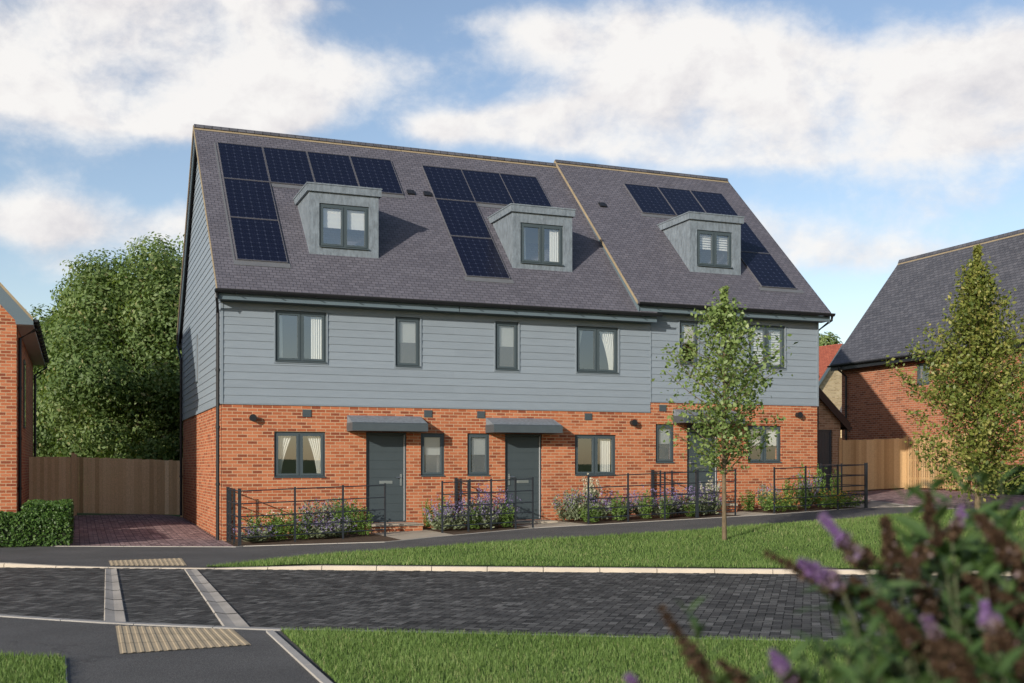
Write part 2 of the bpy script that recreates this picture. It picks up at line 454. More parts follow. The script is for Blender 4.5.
w = bpy.data.worlds.new('World'); S.world = w; w.use_nodes = True
nt = w.node_tree; nt.nodes.clear(); h = N(nt)
sky = h.n('TexSky', _sky_type='NISHITA'); sky.sun_disc = False
sky.sun_elevation = EL; sky.sun_rotation = math.atan2(-sd.x, -sd.y) % (2*math.pi)
sky.air_density = 1.0; sky.dust_density = 0.6; sky.ozone_density = 1.6
dirv = h.n('TexCoord').outputs['Generated']
sp = h.n('SeparateXYZ', Vector=dirv)
az = h.math('ARCTAN2', sp.outputs[0], sp.outputs[1])
el = h.math('ARCSINE', sp.outputs[2])
def px_dir(x, y):
    a = math.atan2(x - 512, FPX)
    return a, math.atan2(HY - y, math.hypot(FPX, x - 512))
# (pixel centre, half width, half height, weight): where the cumulus banks stand in the sky
BLOBS = [(110,38,175,68,1.05),(215,55,95,58,0.85),(330,76,50,24,0.75),(60,88,120,36,0.8),(290,118,60,20,0.6),(170,112,90,22,0.6),
         (700,78,100,60,1.05),(640,40,66,42,0.8),(610,128,115,30,0.9),(820,100,115,54,1.05),(960,100,115,54,1.0),(760,135,160,30,0.8),(1060,80,80,50,0.9),
         (540,34,45,24,0.9),(480,20,30,14,0.6),(440,130,40,15,0.8),(520,122,60,18,0.75),
         (75,232,85,26,0.85),(15,215,50,22,0.6),(185,222,35,20,0.7),(60,270,40,16,0.5),
         (800,240,90,28,0.6),(890,258,90,20,0.55),(730,222,60,26,0.5),(600,190,60,14,0.35),(950,205,70,16,0.3),(410,60,40,30,0.3),(310,5,40,10,0.5)]
tot = None
for (x, y, rx, ry, wt) in BLOBS:
    a0, e0 = px_dir(x, y)
    qa = h.math('POWER', h.math('DIVIDE', h.math('SUBTRACT', az, a0), rx/FPX), 2.0)
    qe = h.math('POWER', h.math('DIVIDE', h.math('SUBTRACT', el, e0), ry/FPX), 2.0)
    g = h.math('MULTIPLY', h.math('EXPONENT', h.math('MULTIPLY', h.math('ADD', qa, qe), -0.9)), wt)
    tot = g if tot is None else h.math('ADD', tot, g)
cv = h.n('CombineXYZ', X=az, Y=h.math('MULTIPLY', el, 1.35), Z=0.3).outputs[0]
wob = h.n('TexNoise', Scale=6.0, Detail=3.0, Vector=cv)
cvw = h.n('VectorMath', _operation='MULTIPLY_ADD', i0=wob.outputs['Color'], i1=(0.05,0.05,0.0), i2=cv).outputs[0]
f1 = h.noise(cvw, 9.0, 10, 0.62); f2 = h.noise(cvw, 3.0, 3, 0.5)
behind = h.math('MULTIPLY', h.mapr(h.math('ABSOLUTE', az), 0.6, 1.2, 0.0, 0.45), h.mapr(f2, 0.45, 0.65, 0.0, 1.0))
dens = h.math('ADD', h.math('ADD', h.math('MINIMUM', tot, 1.05), behind), h.math('MULTIPLY', h.math('SUBTRACT', f1, 0.5), 2.2))
cov = h.n('MapRange', _interpolation_type='SMOOTHSTEP', Value=dens); cov.inputs[1].default_value = 0.22; cov.inputs[2].default_value = 1.12
# brightness of the cloud: fbm relief sampled with an offset towards the sun
cvo = h.n('VectorMath', _operation='ADD', i0=cvw, i1=(-0.018,0.022,0.0)).outputs[0]
relief = h.math('SUBTRACT', f1, h.noise(cvo, 9.0, 9, 0.60))
lum = h.math('ADD', h.math('MULTIPLY', relief, 1.7), h.math('ADD', h.math('MULTIPLY', f2, 0.55), 0.33))
ccol = h.ramp(lum, [(0.25,(0.74,0.72,0.745)),(0.5,(0.90,0.87,0.865)),(0.72,(1.0,0.975,0.95))])
CLOUD = 7.3
cc = h.mix(1.0, ccol, (CLOUD,CLOUD,CLOUD), 'MULTIPLY')
hz = h.mapr(el, 0.0, 0.30, 1.0, 0.0)
SKYK = 1.24
skb = h.mix(1.0, sky.outputs[0], (SKYK*1.10,SKYK*1.0,SKYK*0.97), 'MULTIPLY')
fin = h.mix(h.math('MULTIPLY', cov.outputs[0], 0.96), skb, cc)
bg = h.n('Background', Color=fin, Strength=0.1)
wo = nt.nodes.new('ShaderNodeOutputWorld'); nt.links.new(bg.outputs[0], wo.inputs[0])

S.view_settings.view_transform = 'Standard'; S.view_settings.look = 'None'
S.view_settings.exposure = 0.40; S.view_settings.gamma = 1.0
S.cycles.max_bounces = 8; S.cycles.transparent_max_bounces = 16

# ------------------------------------------------------------------ ground sheets
def sheet(name, pts, off, mat, step=0.6, hf=None, kind='structure', label=None):
    hf = hf or H
    bm = bmesh.new()
    bm.faces.new([bm.verts.new((p[0], p[1], 0)) for p in pts])
    xs = [p[0] for p in pts]; ys = [p[1] for p in pts]
    x = min(xs) + step*0.5
    while x < max(xs):
        bmesh.ops.bisect_plane(bm, geom=bm.verts[:]+bm.edges[:]+bm.faces[:], plane_co=(x,0,0), plane_no=(1,0,0)); x += step
    y = min(ys) + step*0.5
    while y < max(ys):
        bmesh.ops.bisect_plane(bm, geom=bm.verts[:]+bm.edges[:]+bm.faces[:], plane_co=(0,y,0), plane_no=(0,1,0)); y += step
    for v in bm.verts: v.co.z = hf(v.co.x, v.co.y) + off
    bmesh.ops.recalc_face_normals(bm, faces=bm.faces)
    for f in bm.faces:
        if f.normal.z < 0: f.normal_flip()
    me = bpy.data.meshes.new(name); bm.to_mesh(me); bm.free()
    me.materials.append(mat)
    o = bpy.data.objects.new(name, me); COL.objects.link(o)
    return tag(o, label, None, None, kind)

# base terrain to the horizon
mb = MB()
gx = [-3000,-1200,-500,-250,-120,-70] + [-45 + 1.5*i for i in range(80)] + [90,140,250,500,1200,3000]
gy = [-3000,-1200,-500,-300,-200,-150,-110,-80,-60,-40,-20,-5] + [0 + 1.5*i for i in range(45)] + [75,95,140,250,500,1200,3000]
def base_z(X, Y):
    hill = 4.5*sm(-Y, 50, 170)*(0.65 + 0.35*math.sin(X*0.016 + 1.0))
    if Y < 0: return -0.25 + hill
    k = far_kerb(X)
    if Y < k + 1.6: return -0.25
    return H(X, Y) - 0.12
idx = {}
for i, x in enumerate(gx):
    for j, y in enumerate(gy):
        idx[i, j] = len(mb.v); mb.v.append((x, y, base_z(x, y)))
for i in range(len(gx)-1):
    for j in range(len(gy)-1):
        mb.f.append((idx[i,j], idx[i+1,j], idx[i+1,j+1], idx[i,j+1])); mb.tn.append(.5); mb.mi.append(0)
tag(mb.build('ground', M['terrain'], smooth=True), kind='structure')

def polyline(px, off=0.0): return [G(x, y, off) for x, y in px]

# road base and the herringbone blocks
XS = [-14 + i for i in range(33)]
road_poly = [(x, near_edge(x)) for x in XS] + [(x, far_kerb(x)) for x in XS[::-1]]
sheet('road', road_poly, 0, M['joint'], 2.0, lambda X, Y: ROADZ)
def in_road(X, Y): return near_edge(X) + 0.07 < Y < far_kerb(X) - 0.04 and -10.5 < X < 13
def blocks(name, inside, mat, ang, org, nx, ny, hf, L=0.2, pattern='herring', lift=0.006):
    ca, sa = math.cos(ang), math.sin(ang)
    wd = L/2; g = 0.005; V = []; T = []
    def add(x0, y0, x1, y1):
        cx, cy = (x0+x1)/2, (y0+y1)/2
        X = org[0] + cx*ca - cy*sa; Y = org[1] + cx*sa + cy*ca
        if not inside(X, Y): return
        dz = random.gauss(0, 0.0007); tx = random.gauss(0, 0.006); ty = random.gauss(0, 0.006)
        for (x, y) in ((x0+g,y0+g),(x1-g,y0+g),(x1-g,y1-g),(x0+g,y1-g)):
            PX = org[0] + x*ca - y*sa; PY = org[1] + x*sa + y*ca
            V.append((PX, PY, hf(PX, PY) + lift + dz + (x-cx)*tx + (y-cy)*ty))
        T.append(min(1, max(0, random.gauss(0.45, 0.25))))
    for i in range(nx):
        for j in range(ny):
            if pattern == 'herring':
                r = (i - j) % 4
                if r == 0: add(i*wd, j*wd, (i+2)*wd, (j+1)*wd)
                elif r == 3: add(i*wd, j*wd, (i+1)*wd, (j+2)*wd)
            else:
                x, y = i*L, j*L
                if (i + j) % 2: add(x, y, x+L, y+wd); add(x, y+wd, x+L, y+L)
                else: add(x, y, x+wd, y+L); add(x+wd, y, x+L, y+L)
    return tag(np_mesh(name, np.array(V), None, 4, mat, None, T), kind='structure')
blocks('road_paving', in_road, M['block'], R(-15), (-13, 12.5), 300, 150, lambda X, Y: ROADZ)

# far kerb: separate stones in one run, dropping at the crossing
mb = MB()
x = -13.0
while x < 16:
    L = 0.9
    a, b = x + 0.006, x + L - 0.006
    za, zb = kerb_top(a), kerb_top(b); ya, yb = far_kerb(a), far_kerb(b)
    c = 0.018
    prof = lambda X, Y, Z: [(X,Y,ROADZ-0.1),(X,Y,Z-c),(X,Y+c,Z),(X,Y+0.15,Z),(X,Y+0.15,ROADZ-0.1)]
    P, Q = prof(a, ya, za), prof(b, yb, zb)
    for i in range(4): mb.poly([P[i], Q[i], Q[i+1], P[i+1]])
    mb.poly(P); mb.poly(Q)
    x += L
tag(mb.build('kerb', M['kerb']), kind='structure')
# near flush edging
mb = MB()
x = -13.0
while x < 14:
    a, b = x, x + 0.9
    mb.prism([(a+.004, near_edge(a)-0.05, -0.2), (b-.004, near_edge(b)-0.05, -0.2), (b-.004, near_edge(b)+0.055, -0.2), (a+.004, near_edge(a)+0.055, -0.2)], (0,0,0.123))
    x += 0.9
tag(mb.build('road_edging', M['edging2']), kind='structure')

# channels across the road
def channel(px, name):
    p = [G(x, y) for x, y in px]    # near-left, near-right, far-right, far-left
    mb = MB(); n = 6
    for i in range(n):
        t0, t1 = i/n + 0.004, (i+1)/n - 0.004
        def at2(t, s):
            a = Vector(p[0]).lerp(Vector(p[3]), t); b = Vector(p[1]).lerp(Vector(p[2]), t)
            q = a.lerp(b, s); return (q.x, q.y)
        ss = [0, .06, .3, .5, .7, .94, 1]; zz = [.0, .022, .014, .009, .014, .022, .0]
        for (s0, z0), (s1, z1) in zip(zip(ss, zz), list(zip(ss, zz))[1:]):
            mb.poly([(*at2(t0,s0), ROADZ+z0), (*at2(t0,s1), ROADZ+z1), (*at2(t1,s1), ROADZ+z1), (*at2(t1,s0), ROADZ+z0)])
    tag(mb.build(name, M['strip'], smooth=False), kind='structure')
channel([(103.5,622.5),(127.5,625),(117,569.5),(105,569.5)], 'channel_strip')
channel([(223,628),(252,629.5),(197,570),(184,570)], 'channel_strip')

# tactile paving, ribs running towards the road
def tactile(px, hf, ribs, rows):
    p = [Vector(G(x, y)) for x, y in px]   # near-left, near-right, far-right, far-left
    mb = MB()
    def pt(s, t, z):
        q = p[0].lerp(p[1], s).lerp(p[3].lerp(p[2], s), t); return (q.x, q.y, hf(q.x, q.y) + z)
    for r in range(rows):
        for k in range(ribs):
            t0, t1 = r/rows + 0.004, (r+1)/rows - 0.004
            s = [(k + f)/ribs for f in (0, .28, .38, .72, .82, 1)]; z = [.006, .006, .0105, .0105, .006, .006]
            for i in range(5):
                m_ = 4
                for q in range(m_):
                    ta, tb = t0 + (t1-t0)*q/m_, t0 + (t1-t0)*(q+1)/m_
                    mb.poly([pt(s[i],ta,z[i]), pt(s[i+1],ta,z[i+1]), pt(s[i+1],tb,z[i+1]), pt(s[i],tb,z[i])])
    tag(mb.build('tactile_paving', M['tact']), kind='structure')
tactile([(120,654.5),(251.5,645.5),(233,629.8),(115.5,626.2)], lambda X, Y: -0.09, 15, 3)
tactile([(110.5,566),(187,566),(181.5,558.5),(108.5,561)], H, 15, 2)

# footway in front of the houses
far_edge = [(-80,546),(0,546),(68,546.5),(236,547.2),(243,546.5),(385,542.3),(441,536.6),(534,528.2),(588,525.2),(697,519),(775,514.4),(866,507.6),(911,506.6),(966,509.5)]
grass_edge = [(205,567.0),(250,562.5),(322,555.0),(405,549.6),(464,545),(542,540),(700,530.5),(780,524),(840,520.3),(882,516.5),(915,513.5),(966,510.3)]
FE = polyline(far_edge); GE = polyline(grass_edge)
kerb_left = [(x, far_kerb(x)+0.15) for x in (-13,-11,-9,-8,-7,-6.3,-5.6)]
sheet('footway', FE[::-1] + kerb_left + GE, 0.0, M['asphalt'], 0.5)
# pale edging along the back of the footway
def ribbon(name, pts, wd, off, mat, hgt=0.012, hf=H):
    mb = MB()
    for a, b in zip(pts, pts[1:]):
        a, b = Vector(a), Vector(b); L = (b - a).length
        if L < 1e-4: continue
        d = (b - a)/L; nrm = Vector((-d.y, d.x)); n = max(1, int(L/0.9))
        for i in range(n):
            p, q = a + d*(L*i/n + 0.004), a + d*(L*(i+1)/n - 0.004)
            pts4 = [p, q, q + nrm*wd, p + nrm*wd]
            T = [(v.x, v.y, hf(v.x, v.y) + off + hgt) for v in pts4]; B = [(v.x, v.y, hf(v.x, v.y) + off - 0.08) for v in pts4]
            mb.poly(T)
            for k in range(4): mb.poly([B[k], B[(k+1)%4], T[(k+1)%4], T[k]])
    return tag(mb.build(name, mat), kind='structure')
ribbon('footway_edging', FE[:-1], 0.04, 0.0, M['edging'])
sheet('near_pavement', [(-16,5.5)] + [(3,5.5),(3,near_edge(3)-0.04)] + [(x, near_edge(x)-0.04) for x in (1.6,0,-1.2,-2.46,-4.37,-5.74,-9,-14)] + [(-16,near_edge(-16)-.04)], 0, M['asphalt'], 3.0, lambda X, Y: -0.09)

# lawns: turf sheet plus blades
def pip(X, Y, P):
    inside = np.zeros(len(X), bool); j = len(P) - 1
    for i in range(len(P)):
        xi, yi = P[i]; xj, yj = P[j]
        c = ((yi > Y) != (yj > Y)) & (X < (xj - xi)*(Y - yi)/(yj - yi + 1e-12) + xi)
        inside ^= c; j = i
    return inside
def lawn(poly, hf, off, dens, hgt, wid, sheet_pts=None):
    sheet('turf', poly, off, M['turf'], 0.6, hf)
    P = np.array(poly); x0, y0 = P.min(0); x1, y1 = P.max(0)
    n = int((x1-x0)*(y1-y0)*dens)
    X = RNG.uniform(x0, x1, n); Y = RNG.uniform(y0, y1, n)
    k = pip(X, Y, poly) & (np.abs(X) < Y*0.49 + 2.5)
    X, Y = X[k], Y[k]; n = len(X)
    # patchy length
    pat = np.sin(X*2.1+1.3*np.sin(Y*1.7))*np.sin(Y*2.6+0.8*np.sin(X*1.1))
    Z = np.array([hf(a, b) for a, b in zip(X, Y)]) + off
    hh = hgt*RNG.uniform(0.5, 1.25, n)*(1 + 0.25*pat); th = RNG.uniform(0, 2*np.pi, n); ln = RNG.uniform(0, 0.75, n)*hh; la = RNG.uniform(0, 2*np.pi, n)
    wx, wy = np.cos(th)*wid*0.5, np.sin(th)*wid*0.5
    V = np.empty((n, 3, 3))
    V[:,0] = np.stack([X-wx, Y-wy, Z-0.004], 1); V[:,1] = np.stack([X+wx, Y+wy, Z-0.004], 1)
    V[:,2] = np.stack([X+ln*np.cos(la), Y+ln*np.sin(la), Z+hh], 1)
    big = np.sin(X*0.83+1.1*np.sin(Y*0.61+2))*np.sin(Y*0.97+1.4*np.sin(X*0.47))
    t = np.clip(RNG.normal(0.45, 0.22, n) + 0.10*pat + 0.12*big, 0, 0.92); t[RNG.random(n) < 0.035 + 0.03*(big > .5)] = 1.0
    tag(np_mesh('grass', V.reshape(-1, 3), None, 3, M['grass'], None, t), kind='stuff')
kerb_r = [(x, far_kerb(x)+0.15) for x in (15,13,11,9,7,5,3,1,-1,-3,-4.6)]
dr_front = polyline([(966,510.3),(1024,511.8),(1060,512.5)])
lawn(GE + dr_front[1:] + [(15, 26.0)] + kerb_r, H, 0.012, 1100, 0.06, 0.011)
ng = lambda X, Y: -0.085
near_l = [G(274,632.5), G(338,686)]
near_poly = [near_l[0]] + [(x, near_edge(x)-0.06) for x in (-1.6,-0.6,0.6,1.6,3.0,5.0,7)] + [(7,6.0),(-0.9,6.0)] + [near_l[1]]
near_poly[0] = (near_l[0][0]+0.05, near_edge(near_l[0][0])-0.10)
lawn(near_poly, ng, 0.01, 3600, 0.05, 0.009)
lp = [G(-30,657), G(0,657.5), G(65,659), G(66,690), G(-60,690)]
lawn(lp, ng, 0.01, 3600, 0.05, 0.009)
ribbon('lawn_edging', [G(338,690), G(273,632)], 0.07, 0.0, M['edging'], 0.02, lambda X, Y: -0.09)
ribbon('lawn_edging', [G(67.5,690), G(66,659), G(0,657.5), G(-30,657)], 0.05, 0.0, M['edging'], 0.012, lambda X, Y: -0.09)

# drives
def uvpoly(l): return [tuple(W(u, v)[:2]) for u, v in l]
dl = [G(70,546), G(236,546.6)]
ul0 = UV(*dl[0]); ur0 = UV(*dl[1])
drive_poly = [dl[0], dl[1], tuple(W(-0.05, -0.2)[:2]), tuple(W(-0.05, 9.95)[:2]), tuple(W(-3.1, 9.95)[:2])]
sheet('driveway', drive_poly, -0.012, M['joint'], 0.6)
DP = np.array(drive_poly)
def in_poly(P):
    P = [tuple(p) for p in P]
    def f(X, Y): return bool(pip(np.array([X]), np.array([Y]), P)[0])
    return f
blocks('driveway_paving', in_poly(drive_poly), M['dblock'], ANG, tuple(W(-3.6, -2.3)[:2]), 20, 62, H, 0.2, 'basket', 0.0)
rd = [G(870,500.5), G(911,506), G(966,509.3), G(1024,511), G(1060,511.8)] + uvpoly([(26,-3.5),(24.1,-3.5),(24.1,3.6),(24.5,3.7),(24.5,6.0),(17,6.0),(17,1.0),(17.5,-0.6)])
sheet('driveway', rd, -0.004, M['joint'], 0.8)
blocks('driveway_paving', in_poly(rd), M['dblock'], ANG, tuple(W(16, -6)[:2]), 52, 62, H, 0.2, 'basket', 0.008)
ribbon('driveway_edging', [G(1060,511.8), G(1024,511), G(966,509.3), G(911,506), G(868,500)], 0.08, 0.0, M['edging'], 0.014)

# planting beds and the slab paths to the doors
sheet('soil', uvpoly([(0.0,-2.9),(17.2,-3.2),(17.2,-0.01),(0.0,-0.01)]), -0.03, M['soil'], 0.6)
FEUV = [UV(*p) for p in FE]
def fe_v(u):
    for (ua, va), (ub, vb) in zip(FEUV, FEUV[1:]):
        if ua <= u <= ub: return va + (vb - va)*(u - ua)/(ub - ua) + 0.045
    return -2.0
def strip_poly(a, b):
    us = [a + (b - a)*i/8 for i in range(9)]
    return uvpoly([(u, min(-1.9, fe_v(u))) for u in us] + [(b, -0.01), (a, -0.01)])
beds = {'A': (0.1, 3.28), 'B': (4.62, 6.72), 'C': (8.2, 12.35), 'D': (13.35, 16.3)}
for k, (a, b) in beds.items(): sheet('planting_bed', strip_poly(a, b), 0.006, M['soil'], 0.6)
for a, b in ((3.28,4.62),(6.72,8.2),(12.35,13.35)): sheet('garden_path', strip_poly(a+.004, b-.004), 0.008, M['flag'], 0.6)
sheet('garden_path', [G(864,508.2), G(913,507.2), G(911,505.8), G(869,500)] + uvpoly([(17.3,0.2),(17,1.5),(16.3,1.5),(16.3,-1.9)]), 0.004, M['flag'], 0.6)
sheet('gravel_strip', uvpoly([(-9,-1.1),(-3.2,-1.1),(-3.15,9.8),(-4.4,9.8),(-4.4,4.2),(-9,4.2)]), -0.004, M['gravel'], 0.8)

# ------------------------------------------------------------------ building helpers
def wall(mb, a0, a1, z0, z1, holes, d0, d1):
    """wall in the (a, z) plane from depth d0 (front) to d1, with openings"""
    xs = sorted({a0, a1, *[x for hh in holes for x in hh[:2] if a0 < x < a1]})
    zs = sorted({z0, z1, *[x for hh in holes for x in hh[2:4] if z0 < x < z1]})
    for xa, xb in zip(xs, xs[1:]):
        for za, zb in zip(zs, zs[1:]):
            cx, cz = (xa+xb)/2, (za+zb)/2
            if any(q[0] < cx < q[1] and q[2] < cz < q[3] for q in holes): continue
            mb.poly([(xa,d0,za),(xb,d0,za),(xb,d0,zb),(xa,d0,zb)])
            mb.poly([(xa,d1,za),(xb,d1,za),(xb,d1,zb),(xa,d1,zb)])
    for q in holes:
        xa, xb, za, zb = max(q[0],a0), min(q[1],a1), max(q[2],z0), min(q[3],z1)
        if xa >= xb or za >= zb: continue
        for P in ([(xa,za),(xa,zb)], [(xb,za),(xb,zb)], [(xa,za),(xb,za)], [(xa,zb),(xb,zb)]):
            (x_, z_), (x2, z2) = P
            mb.poly([(x_,d0,z_),(x2,d0,z2),(x2,d1,z2),(x_,d1,z_)])
    for xa in (a0, a1): mb.poly([(xa,d0,z0),(xa,d0,z1),(xa,d1,z1),(xa,d1,z0)])
    for za in (z0, z1): mb.poly([(a0,d0,za),(a1,d0,za),(a1,d1,za),(a0,d1,za)])

BH = 0.178
def boards(mb, z0, z1, holes, face, lo, hi, off=0.0):
    """lapped weatherboards; lo(z), hi(z) give the ends, face is the wall face, boards stand proud towards -d"""
    nb = int(math.ceil((z1 - z0)/BH))
    for i in range(nb):
        mb.tone = random.random(); zb, zt = z0 + i*BH, min(z1, z0 + (i+1)*BH)
        cuts = sorted({zb, zt, *[q for hh in holes for q in hh[2:4] if zb < q < zt]})
        prj = lambda z: face - 0.006 - 0.014*(1 - (z - zb)/BH)
        for za, zc in zip(cuts, cuts[1:]):
            zm = (za + zc)/2
            act = sorted([hh for hh in holes if hh[2] < zm < hh[3]])
            segs = []; cur = None
            edges = [(lo, act[0][0] if act else hi)] if True else []
            if act:
                edges = [(lo, act[0][0])]
                for p, q in zip(act, act[1:]): edges.append((p[1], q[0]))
                edges.append((act[-1][1], hi))
            else: edges = [(lo, hi)]
            for a, b in edges:
                fa = a if callable(a) else (lambda z, a=a: a)
                fb = b if callable(b) else (lambda z, b=b: b)
                if fb(zm) - fa(zm) < 0.005: continue
                mb.poly([(fa(za),prj(za),za),(fb(za),prj(za),za),(fb(zc),prj(zc),zc),(fa(zc),prj(zc),zc)])
                if za == zb:
                    mb.poly([(fa(za),prj(za),za),(fb(za),prj(za),za),(fb(za),face+0.0,za),(fa(za),face+0.0,za)])

def curtain_mesh(mb, top, bot, z0, z1, d, waves=5, amp=0.02):
    amp = min(amp, 0.009)
    n = 24; m = 6
    for j in range(m):
        for i in range(n):
            P = []
            for (ii, jj) in ((i,j),(i+1,j),(i+1,j+1),(i,j+1)):
                s, t = ii/n, jj/m
                tt = t**1.5
                a = (bot[0]*(1-tt) + top[0]*tt) + s*((bot[1]*(1-tt) + top[1]*tt) - (bot[0]*(1-tt) + top[0]*tt))
                P.append((a, d + amp*math.sin(s*waves*2*math.pi), z0 + (z1-z0)*t))
            mb.tone = 0.5 + 0.5*math.sin((i+.5)/n*waves*2*math.pi)
            mb.poly(P)

def window(parent, xf, a0, a1, z0, z1, n=2, cover=None, d=0.07, uo=0.0, frosted_=False, sill=False):
    """frame in an opening; d is the frame's setback from the wall face (face at depth 0)"""
    mb = MB(xf, uo); g = 0.004; fw = 0.045; dep = 0.07
    a0, a1, z0, z1 = a0+g, a1-g, z0+g, z1-g
    mb.box(a0, a0+fw, d, d+dep, z0, z1); mb.box(a1-fw, a1, d, d+dep, z0, z1)
    mb.box(a0+fw, a1-fw, d, d+dep, z0, z0+fw); mb.box(a0+fw, a1-fw, d, d+dep, z1-fw, z1)
    wd = (a1 - a0 - fw)/n
    for k in range(1, n):
        c = a0 + fw/2 + wd*k; mb.box(c-fw/2, c+fw/2, d, d+dep, z0+fw, z1-fw)
    panes = []
    for k in range(n):
        l = a0 + fw + wd*k + 0.002; r = l + wd - fw - 0.004; b = z0+fw+0.002; t = z1-fw-0.002; s = 0.048
        e0, e1 = d - 0.014, d + 0.045
        mb.box(l, l+s, e0, e1, b, t); mb.box(r-s, r, e0, e1, b, t)
        mb.box(l+s, r-s, e0, e1, b, b+s); mb.box(l+s, r-s, e0, e1, t-s, t)
        panes.append((l+s, r-s, b+s, t-s))
    # sloped sill nose
    mb.prism([(a0-0.0, d-0.075, z0-0.004), (a0, d-0.075, z0+0.02), (a0, d-0.001, z0+0.034), (a0, d-0.001, z0-0.004)], (a1-a0, 0, 0))
    fr = mb.build('window', M['anth'], parent)
    for (l, r, b, t) in panes:
        q = MB(xf, uo); q.poly([(l-0.004,d+0.02,b-0.004),(r+0.004,d+0.02,b-0.004),(r+0.004,d+0.02,t+0.004),(l-0.004,d+0.02,t+0.004)])
        q.build('pane', M['frost'] if frosted_ else M['glass'], fr)
    zb, zt = z0+fw, z1-fw
    if cover == 'curtains_tied':
        q = MB(xf, uo); curtain_mesh(q, (a0+0.06, a0+0.52*(a1-a0)/1.1*0.8), (a0+0.04, a0+0.17), zb, zt, d+0.085, 6, 0.018); q.build('curtain', M['curtain'], fr)
        q = MB(xf, uo); curtain_mesh(q, (a1-0.42, a1-0.05), (a1-0.17, a1-0.04), zb, zt, d+0.085, 6, 0.018); q.build('curtain', M['curtain'], fr)
    elif cover == 'curtains':
        q = MB(xf, uo); curtain_mesh(q, (a0+0.05, a0+0.17), (a0+0.05, a0+0.19), zb, zt, d+0.085, 4, 0.02); q.build('curtain', M['curtain'], fr)
        q = MB(xf, uo); curtain_mesh(q, (a1-0.34, a1-0.03), (a1-0.34, a1-0.03), zb, zt, d+0.085, 6, 0.025); q.build('curtain', M['curtain'], fr)
    elif cover == 'curtain_swept':
        q = MB(xf, uo); curtain_mesh(q, (a0+0.05, a0+0.24), (a0+0.04, a0+0.07), zb, zt, d+0.085, 4, 0.02); q.build('curtain', M['curtain'], fr)
        q = MB(xf, uo); curtain_mesh(q, (a1-0.5, a1-0.03), (a1-0.2, a1-0.03), zb, zt, d+0.085, 7, 0.025); q.build('curtain', M['curtain'], fr)
    elif cover == 'curtain_right':
        q = MB(xf, uo); curtain_mesh(q, (a1-0.40, a1-0.10), (a1-0.40, a1-0.10), zb, zt, d+0.085, 6, 0.03); q.build('curtain', M['curtain'], fr)
        q = MB(xf, uo); curtain_mesh(q, (a0+0.05, a0+0.13), (a0+0.05, a0+0.12), zb, zt, d+0.085, 3, 0.02); q.build('curtain', M['curtain'], fr)
    elif cover in ('roman', 'roller'):
        low = zb + (zt-zb)*(0.47 if cover == 'roman' else 0.5)
        for (l, r, b, t) in panes:
            q = MB(xf, uo)
            if cover == 'roman':
                m = 4
                for k in range(m):
                    za, zc = low + (zt-low)*k/m, low + (zt-low)*(k+1)/m
                    q.tone = 1; q.poly([(l-.02,d+.085,za),(r+.02,d+.085,za),(r+.02,d+.068,zc),(l-.02,d+.068,zc)])
                    q.tone = 0; q.poly([(l-.02,d+.085,za),(r+.02,d+.085,za),(r+.02,d+.068,za-.004),(l-.02,d+.068,za-.004)])
            else:
                q.poly([(l-.02,d+.07,low),(r+.02,d+.07,low),(r+.02,d+.07,zt),(l-.02,d+.07,zt)])
            q.build('blind', M['blind'], fr)
    elif cover in ('venetian', 'venetian_full'):
        low = zb + (zt-zb)*(0.5 if cover == 'venetian' else 0.03)
        for (l, r, b, t) in panes:
            q = MB(xf, uo); z = low
            while z < zt - 0.03:
                q.poly([(l-.02,d+.09,z),(r+.02,d+.09,z),(r+.02,d+.10,z+.05),(l-.02,d+.10,z+.05)]); z += 0.066
            q.build('blind', M['blind'], fr)
    return fr

RK = 0.965
def roof_z(v, ze): return ze + (v + 0.35)*RK
RIDGE = 4.9
DEPTH = 9.8

